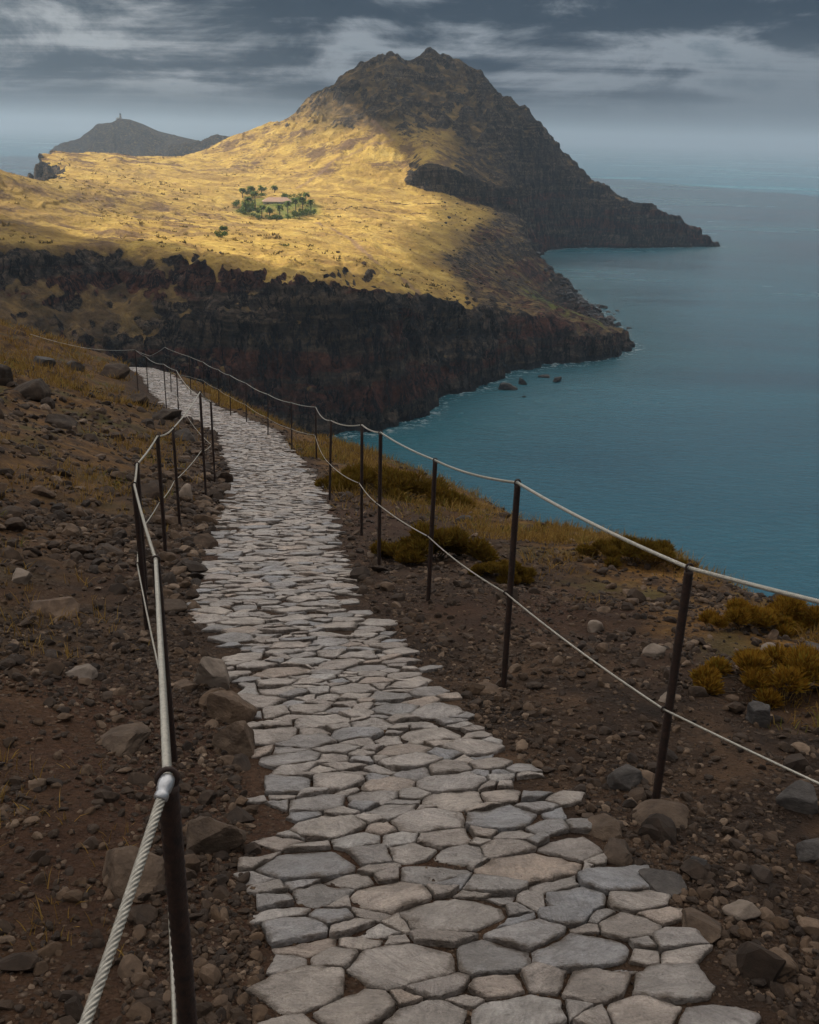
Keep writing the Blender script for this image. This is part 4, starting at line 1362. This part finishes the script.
# tussocks and low scrub speckling the headland, and boulders on its slopes
rg = np.random.default_rng(77)
k = 5000
a_ = np.radians(rg.uniform(-25, 12, k)); D_ = rg.uniform(300, 940, k)
qx, qy = D_ * np.sin(a_), D_ * np.cos(a_)
qz, qsd, qtop, qm, qst, ql, qr, qc = far_h(qx, qy, True)
cl_ = fbm(qx / 45, qy / 45, octaves=4, seed=101)
ok_ = (qsd > 12) & (rg.uniform(size=k) < sstep(cl_, -0.25, 0.35)) & (qst < 0.6)
pts = np.c_[qx, qy, qz][ok_]
hgt = rg.uniform(0.35, 1.0, len(pts)) * np.where(rg.uniform(size=len(pts)) < 0.12, 1.8, 1.0)
vs, fq, ft = blades(pts, 9, hgt, hgt * 0.95, hgt * 0.28, rg, 1.1)
M_SCRUB = mat_leaf("scrub_tussocks", [(0.06, 0.045, 0.018), (0.13, 0.09, 0.03), (0.20, 0.13, 0.04), (0.11, 0.10, 0.03)])
tag(mesh_obj("scrub", vs, [fq, ft], M_SCRUB, smooth=False), kind='stuff')
k = 2600
a_ = np.radians(rg.uniform(-22, 11, k)); D_ = rg.uniform(320, 930, k)
qx, qy = D_ * np.sin(a_), D_ * np.cos(a_)
qz, qsd, qtop, qm, qst, ql, qr, qc = far_h(qx, qy, True)
ok_ = (qsd > 5) & (rg.uniform(size=k) < np.maximum(0.03, np.maximum(0.8 * sstep(qx, 5, 25) * (qy < 760), 0.7 * qm)))
pts = np.c_[qx, qy, qz][ok_]
M_SCREE = mat_stone("brown_scree", [(0.03, 0.023, 0.018), (0.07, 0.052, 0.04), (0.13, 0.095, 0.07)], 1.2, 0.9, 0.1, True)
tag(scatter_stones("boulder_scree", pts, np.clip(np.exp(rg.normal(-0.35, 0.5, len(pts))), 0.35, 2.2), rg, M_SCREE, 2, 10), kind='stuff')

# house with a low tiled roof inside the grove
M_WALL = mat_simple("whitewashed_wall", (0.50, 0.46, 0.40), (0.62, 0.58, 0.52), 0.8, 0.9, 0.02)
M_TILE = mat_simple("pale_red_roof_tiles", (0.30, 0.185, 0.13), (0.40, 0.26, 0.19), 0.9, 0.9, 0.05)
M_DARKW = mat_simple("dark_opening", (0.02, 0.02, 0.02), (0.05, 0.045, 0.04), 2.0, 0.5)
HP = far_point(278, 216, 622)


def boxv(x0, y0, z0, x1, y1, z1):
    v = np.array([(x, y, z_) for x in (x0, x1) for y in (y0, y1) for z_ in (z0, z1)], float)
    f = np.array([(0, 1, 3, 2), (4, 6, 7, 5), (0, 4, 5, 1), (2, 3, 7, 6), (0, 2, 6, 4), (1, 5, 7, 3)])
    return v, f


house = empty("house", HP + (0, 0, -1.7), R(8))
tag(house, "low house with a pale red roof among the palms of the grove", "house")
v, f = boxv(-9, -4, -1.5, 9, 4, 3.2); mesh_obj("wall", v, f, M_WALL, house, smooth=False)
rv = np.array([(-9.6, -4.6, 3.15), (9.6, -4.6, 3.15), (9.6, 4.6, 3.15), (-9.6, 4.6, 3.15), (-5.5, 0, 5.6), (5.5, 0, 5.6)])
mesh_obj("roof", rv, [np.array([(0, 1, 5, 4), (2, 3, 4, 5), (3, 2, 1, 0)]), np.array([(1, 2, 5), (3, 0, 4)])], M_TILE, house, smooth=False)
v, f = boxv(-0.6, -4.08, 0, 0.6, -3.95, 2.2); mesh_obj("door", v, f, M_DARKW, house, smooth=False)
for xw in (-6, -3, 3, 6):
    v, f = boxv(xw - .6, -4.08, 1.0, xw + .6, -3.95, 2.2); mesh_obj("window", v, f, M_DARKW, house, smooth=False)

# dry-stone walls across the upper field
M_DRY = mat_stone("dry_stone", [(0.13, 0.095, 0.06), (0.24, 0.175, 0.11), (0.34, 0.26, 0.17)], 1.4, 0.9, 0.1, True)
for (a_, b_, lab) in (((330, 205, 655), (440, 204, 690), "long dry-stone wall across the field right of the grove, upper line"), ((322, 213, 610), (425, 211, 650), "long dry-stone wall across the field right of the grove, lower line")):
    A, B = far_point(*a_), far_point(*b_)
    n = 170
    t = np.linspace(0, 1, n)
    wx = A[0] + (B[0] - A[0]) * t; wy = A[1] + (B[1] - A[1]) * t + 4 * np.sin(t * 5) + fbm(t * 9, t * 0, octaves=2, seed=4) * 3
    keep = fbm(t * 12, t * 0 + 3, octaves=2, seed=8) > -0.1
    wx, wy = wx[keep], wy[keep]
    wz = far_h(wx, wy)
    rg = np.random.default_rng(int(a_[0]))
    o = scatter_stones("stone_wall", np.c_[wx, wy, wz], rg.uniform(0.3, 0.75, len(wx)), rg, M_DRY, 1, 8)
    tag(o, lab, "wall", "old field walls")

# far islet with its lighthouse, and the lower islet in front
def islet(name, line, D0, depth, seed, kind_label=None):
    """ridge given as (px, py) sight lines at range D0; slopes fall to the sea in front and behind"""
    ridge = np.array([at(px, py, D0) for px, py in line])
    nx_ = 170
    t = np.linspace(0, len(ridge) - 1, nx_)
    rx = np.interp(t, np.arange(len(ridge)), ridge[:, 0]); ry = np.interp(t, np.arange(len(ridge)), ridge[:, 1]); rz = np.interp(t, np.arange(len(ridge)), ridge[:, 2])
    rows = np.concatenate([np.linspace(-1, 0, 46), np.linspace(0, 1, 20)[1:]])
    vs = []
    dn = np.hypot(rx, ry)
    for q in rows:
        prof_ = 1 - abs(q) ** 1.4
        rough_ = fbm(t * 0.5 + 3, np.full(nx_, q * 4), octaves=5, seed=seed) * 26 * (1 - prof_ * 0.8) + (1 - 2 * np.abs(fbm(t * 1.1, np.full(nx_, q * 1.5), octaves=4, seed=seed + 3))) * 7 * (abs(q) > 0.02)
        k_ = 1 + q * depth / dn
        vs.append(np.c_[rx * k_, ry * k_, np.where(abs(q) > 0.97, -8, np.maximum(rz * prof_ + rough_ * min(1, abs(q) * 5), -8))])
    vs = np.vstack(vs)
    n_ = len(vs)
    o = mesh_obj(name, vs, grid_faces(len(rows), nx_), M_LAND, attrs={'grass': np.full(n_, 0.42), 'scrub': np.full(n_, 0.75), 'green': np.zeros(n_), 'scree_shade': np.full(n_, 0.6), 'trail': np.zeros(n_)})
    tag(o, kind='structure')
    return ridge


islet("lighthouse_islet_terrain", [(44, 166), (50, 154), (57, 148), (66, 143), (80, 138), (92, 129), (97, 124), (112, 122.5), (119, 118.5), (130, 119.5), (143, 124), (158, 131), (178, 136), (200, 141), (222, 146), (240, 152)], 2350, 420, 3)
islet("low_islet_terrain", [(160, 160), (170, 148), (182, 144), (198, 142), (206, 139), (216, 134.5), (226, 136), (240, 139), (256, 146), (270, 156)], 1900, 260, 13)
LHp = at(120.5, 119.2, 2335)
lh = empty("lighthouse", LHp)
tag(lh, "tiny lighthouse on the summit of the far hazy islet", "lighthouse")
M_LH = mat_simple("lighthouse_render", (0.30, 0.28, 0.26), (0.42, 0.40, 0.37), 0.5, 0.9, 0.05)
q = np.linspace(-4, 9, 6); v, f = tube(np.c_[0 * q, 0 * q, q], 2.4, 10); mesh_obj("tower", v, f, M_LH, lh)
v, f = tube(np.c_[np.zeros(4), np.zeros(4), np.linspace(9, 12, 4)], 1.5, 10); mesh_obj("lantern_room", v, f, M_DARKW, lh)
v, f = boxv(-9, -3, -4, 3, 3, 3); mesh_obj("keeper_block", v, f, M_LH, lh, smooth=False)

# ------------------------------------------------------------------ cloud deck added out of view: shades the foreground, gap lights the plateau
CLOUD_Z = 850.0
LIT = np.array([(-330, 362), (-150, 352), (-90, 340), (-46, 338), (-32, 358), (-14, 384), (-6, 420), (-8, 490), (0, 570), (18, 650), (30, 715), (-2, 768), (-32, 840), (-62, 905), (-120, 965), (-330, 990), (-480, 800), (-480, 500)], float)
cs = 11.0
xs = np.arange(-2500, 0, cs); ys = np.arange(0, 3450, cs)
CX, CY = np.meshgrid(xs, ys)
cxf, cyf = CX.ravel(), CY.ravel()
GAP = LIT + (SUN_DIR[:2] / SUN_DIR[2])[None] * (CLOUD_Z - top_h(LIT[:, 0], LIT[:, 1]))[:, None]
gap_d = poly_sd(cxf, cyf, GAP) + fbm(cxf / 70, cyf / 70, octaves=5, gain=0.6, seed=5) * 13
OUTER = np.array([(-150, 100), (-150, 2300), (-420, 2700), (-850, 3300), (-2400, 3300), (-2400, 100)], float)
gap_d = np.maximum(gap_d, -poly_sd(cxf, cyf, OUTER) + fbm(cxf / 200, cyf / 200, octaves=4, seed=6) * 200)
inside = gap_d > 0
edge = sstep(-gap_d, 0, 160)
lump = fbm(CX.ravel() / 300, CY.ravel() / 300, octaves=5, seed=8)
lump2 = np.abs(fbm(CX.ravel() / 120, CY.ravel() / 120, octaves=4, seed=18))
bot = CLOUD_Z - edge * (35 + 60 * (lump + 0.4)) - lump2 * 40 * edge
topz = CLOUD_Z + 8 + edge * (70 + 90 * (lump + 0.5)) + lump2 * 60 * edge
nv_ = len(bot)
nr, nc_ = CX.shape
gf = grid_faces(nr, nc_)
ok = inside[gf].sum(1) < 3
gf = gf[ok]
verts = np.vstack([np.c_[CX.ravel(), CY.ravel(), bot], np.c_[CX.ravel(), CY.ravel(), topz]])
# close the rim: edges used once
from collections import Counter
ed = np.concatenate([gf[:, [0, 1]], gf[:, [1, 2]], gf[:, [2, 3]], gf[:, [3, 0]]])
cnt = Counter(map(tuple, np.sort(ed, 1).tolist()))
rim = np.array([e for e in ed.tolist() if cnt[tuple(sorted(e))] == 1])
rimf = np.c_[rim[:, 0], rim[:, 0] + nv_, rim[:, 1] + nv_, rim[:, 1]]
allf = np.vstack([gf[:, ::-1], gf + nv_, rimf])
used, inv = np.unique(allf, return_inverse=True)
m, n, out = material("shade_cloud")
P = n.new('ShaderNodeTexCoord').outputs['Object']
cc = n.ramp(n.noise(P, 0.004, 6, 0.6), [(0.3, (0.84, 0.86, 0.90)), (0.7, (0.93, 0.94, 0.96))])
tr_ = n.new('ShaderNodeBsdfTranslucent', {'Color': cc}); df = n.new('ShaderNodeBsdfDiffuse', {'Color': (0.93, 0.93, 0.93, 1)})
mx = n.new('ShaderNodeMixShader', {0: 0.82, 1: df.outputs[0], 2: tr_.outputs[0]})
n.nt.links.new(mx.outputs[0], out.inputs[0])
cl_o = mesh_obj("shade_clouds", verts[used], inv.reshape(-1, 4), m)
tag(cl_o, kind='stuff')

# ------------------------------------------------------------------ sea air
m, n, out = material("sea_air")
pv = n.new('ShaderNodeVolumePrincipled', {'Color': (0.36, 0.44, 0.53, 1), 'Density': 0.00024, 'Anisotropy': 0.3})
n.nt.links.new(pv.outputs[0], out.inputs['Volume'])
v, f = boxv(-42000, -42000, -14, 42000, 42000, 178)
hz_o = mesh_obj("haze", v, f, m, smooth=False)
tag(hz_o, kind='stuff')
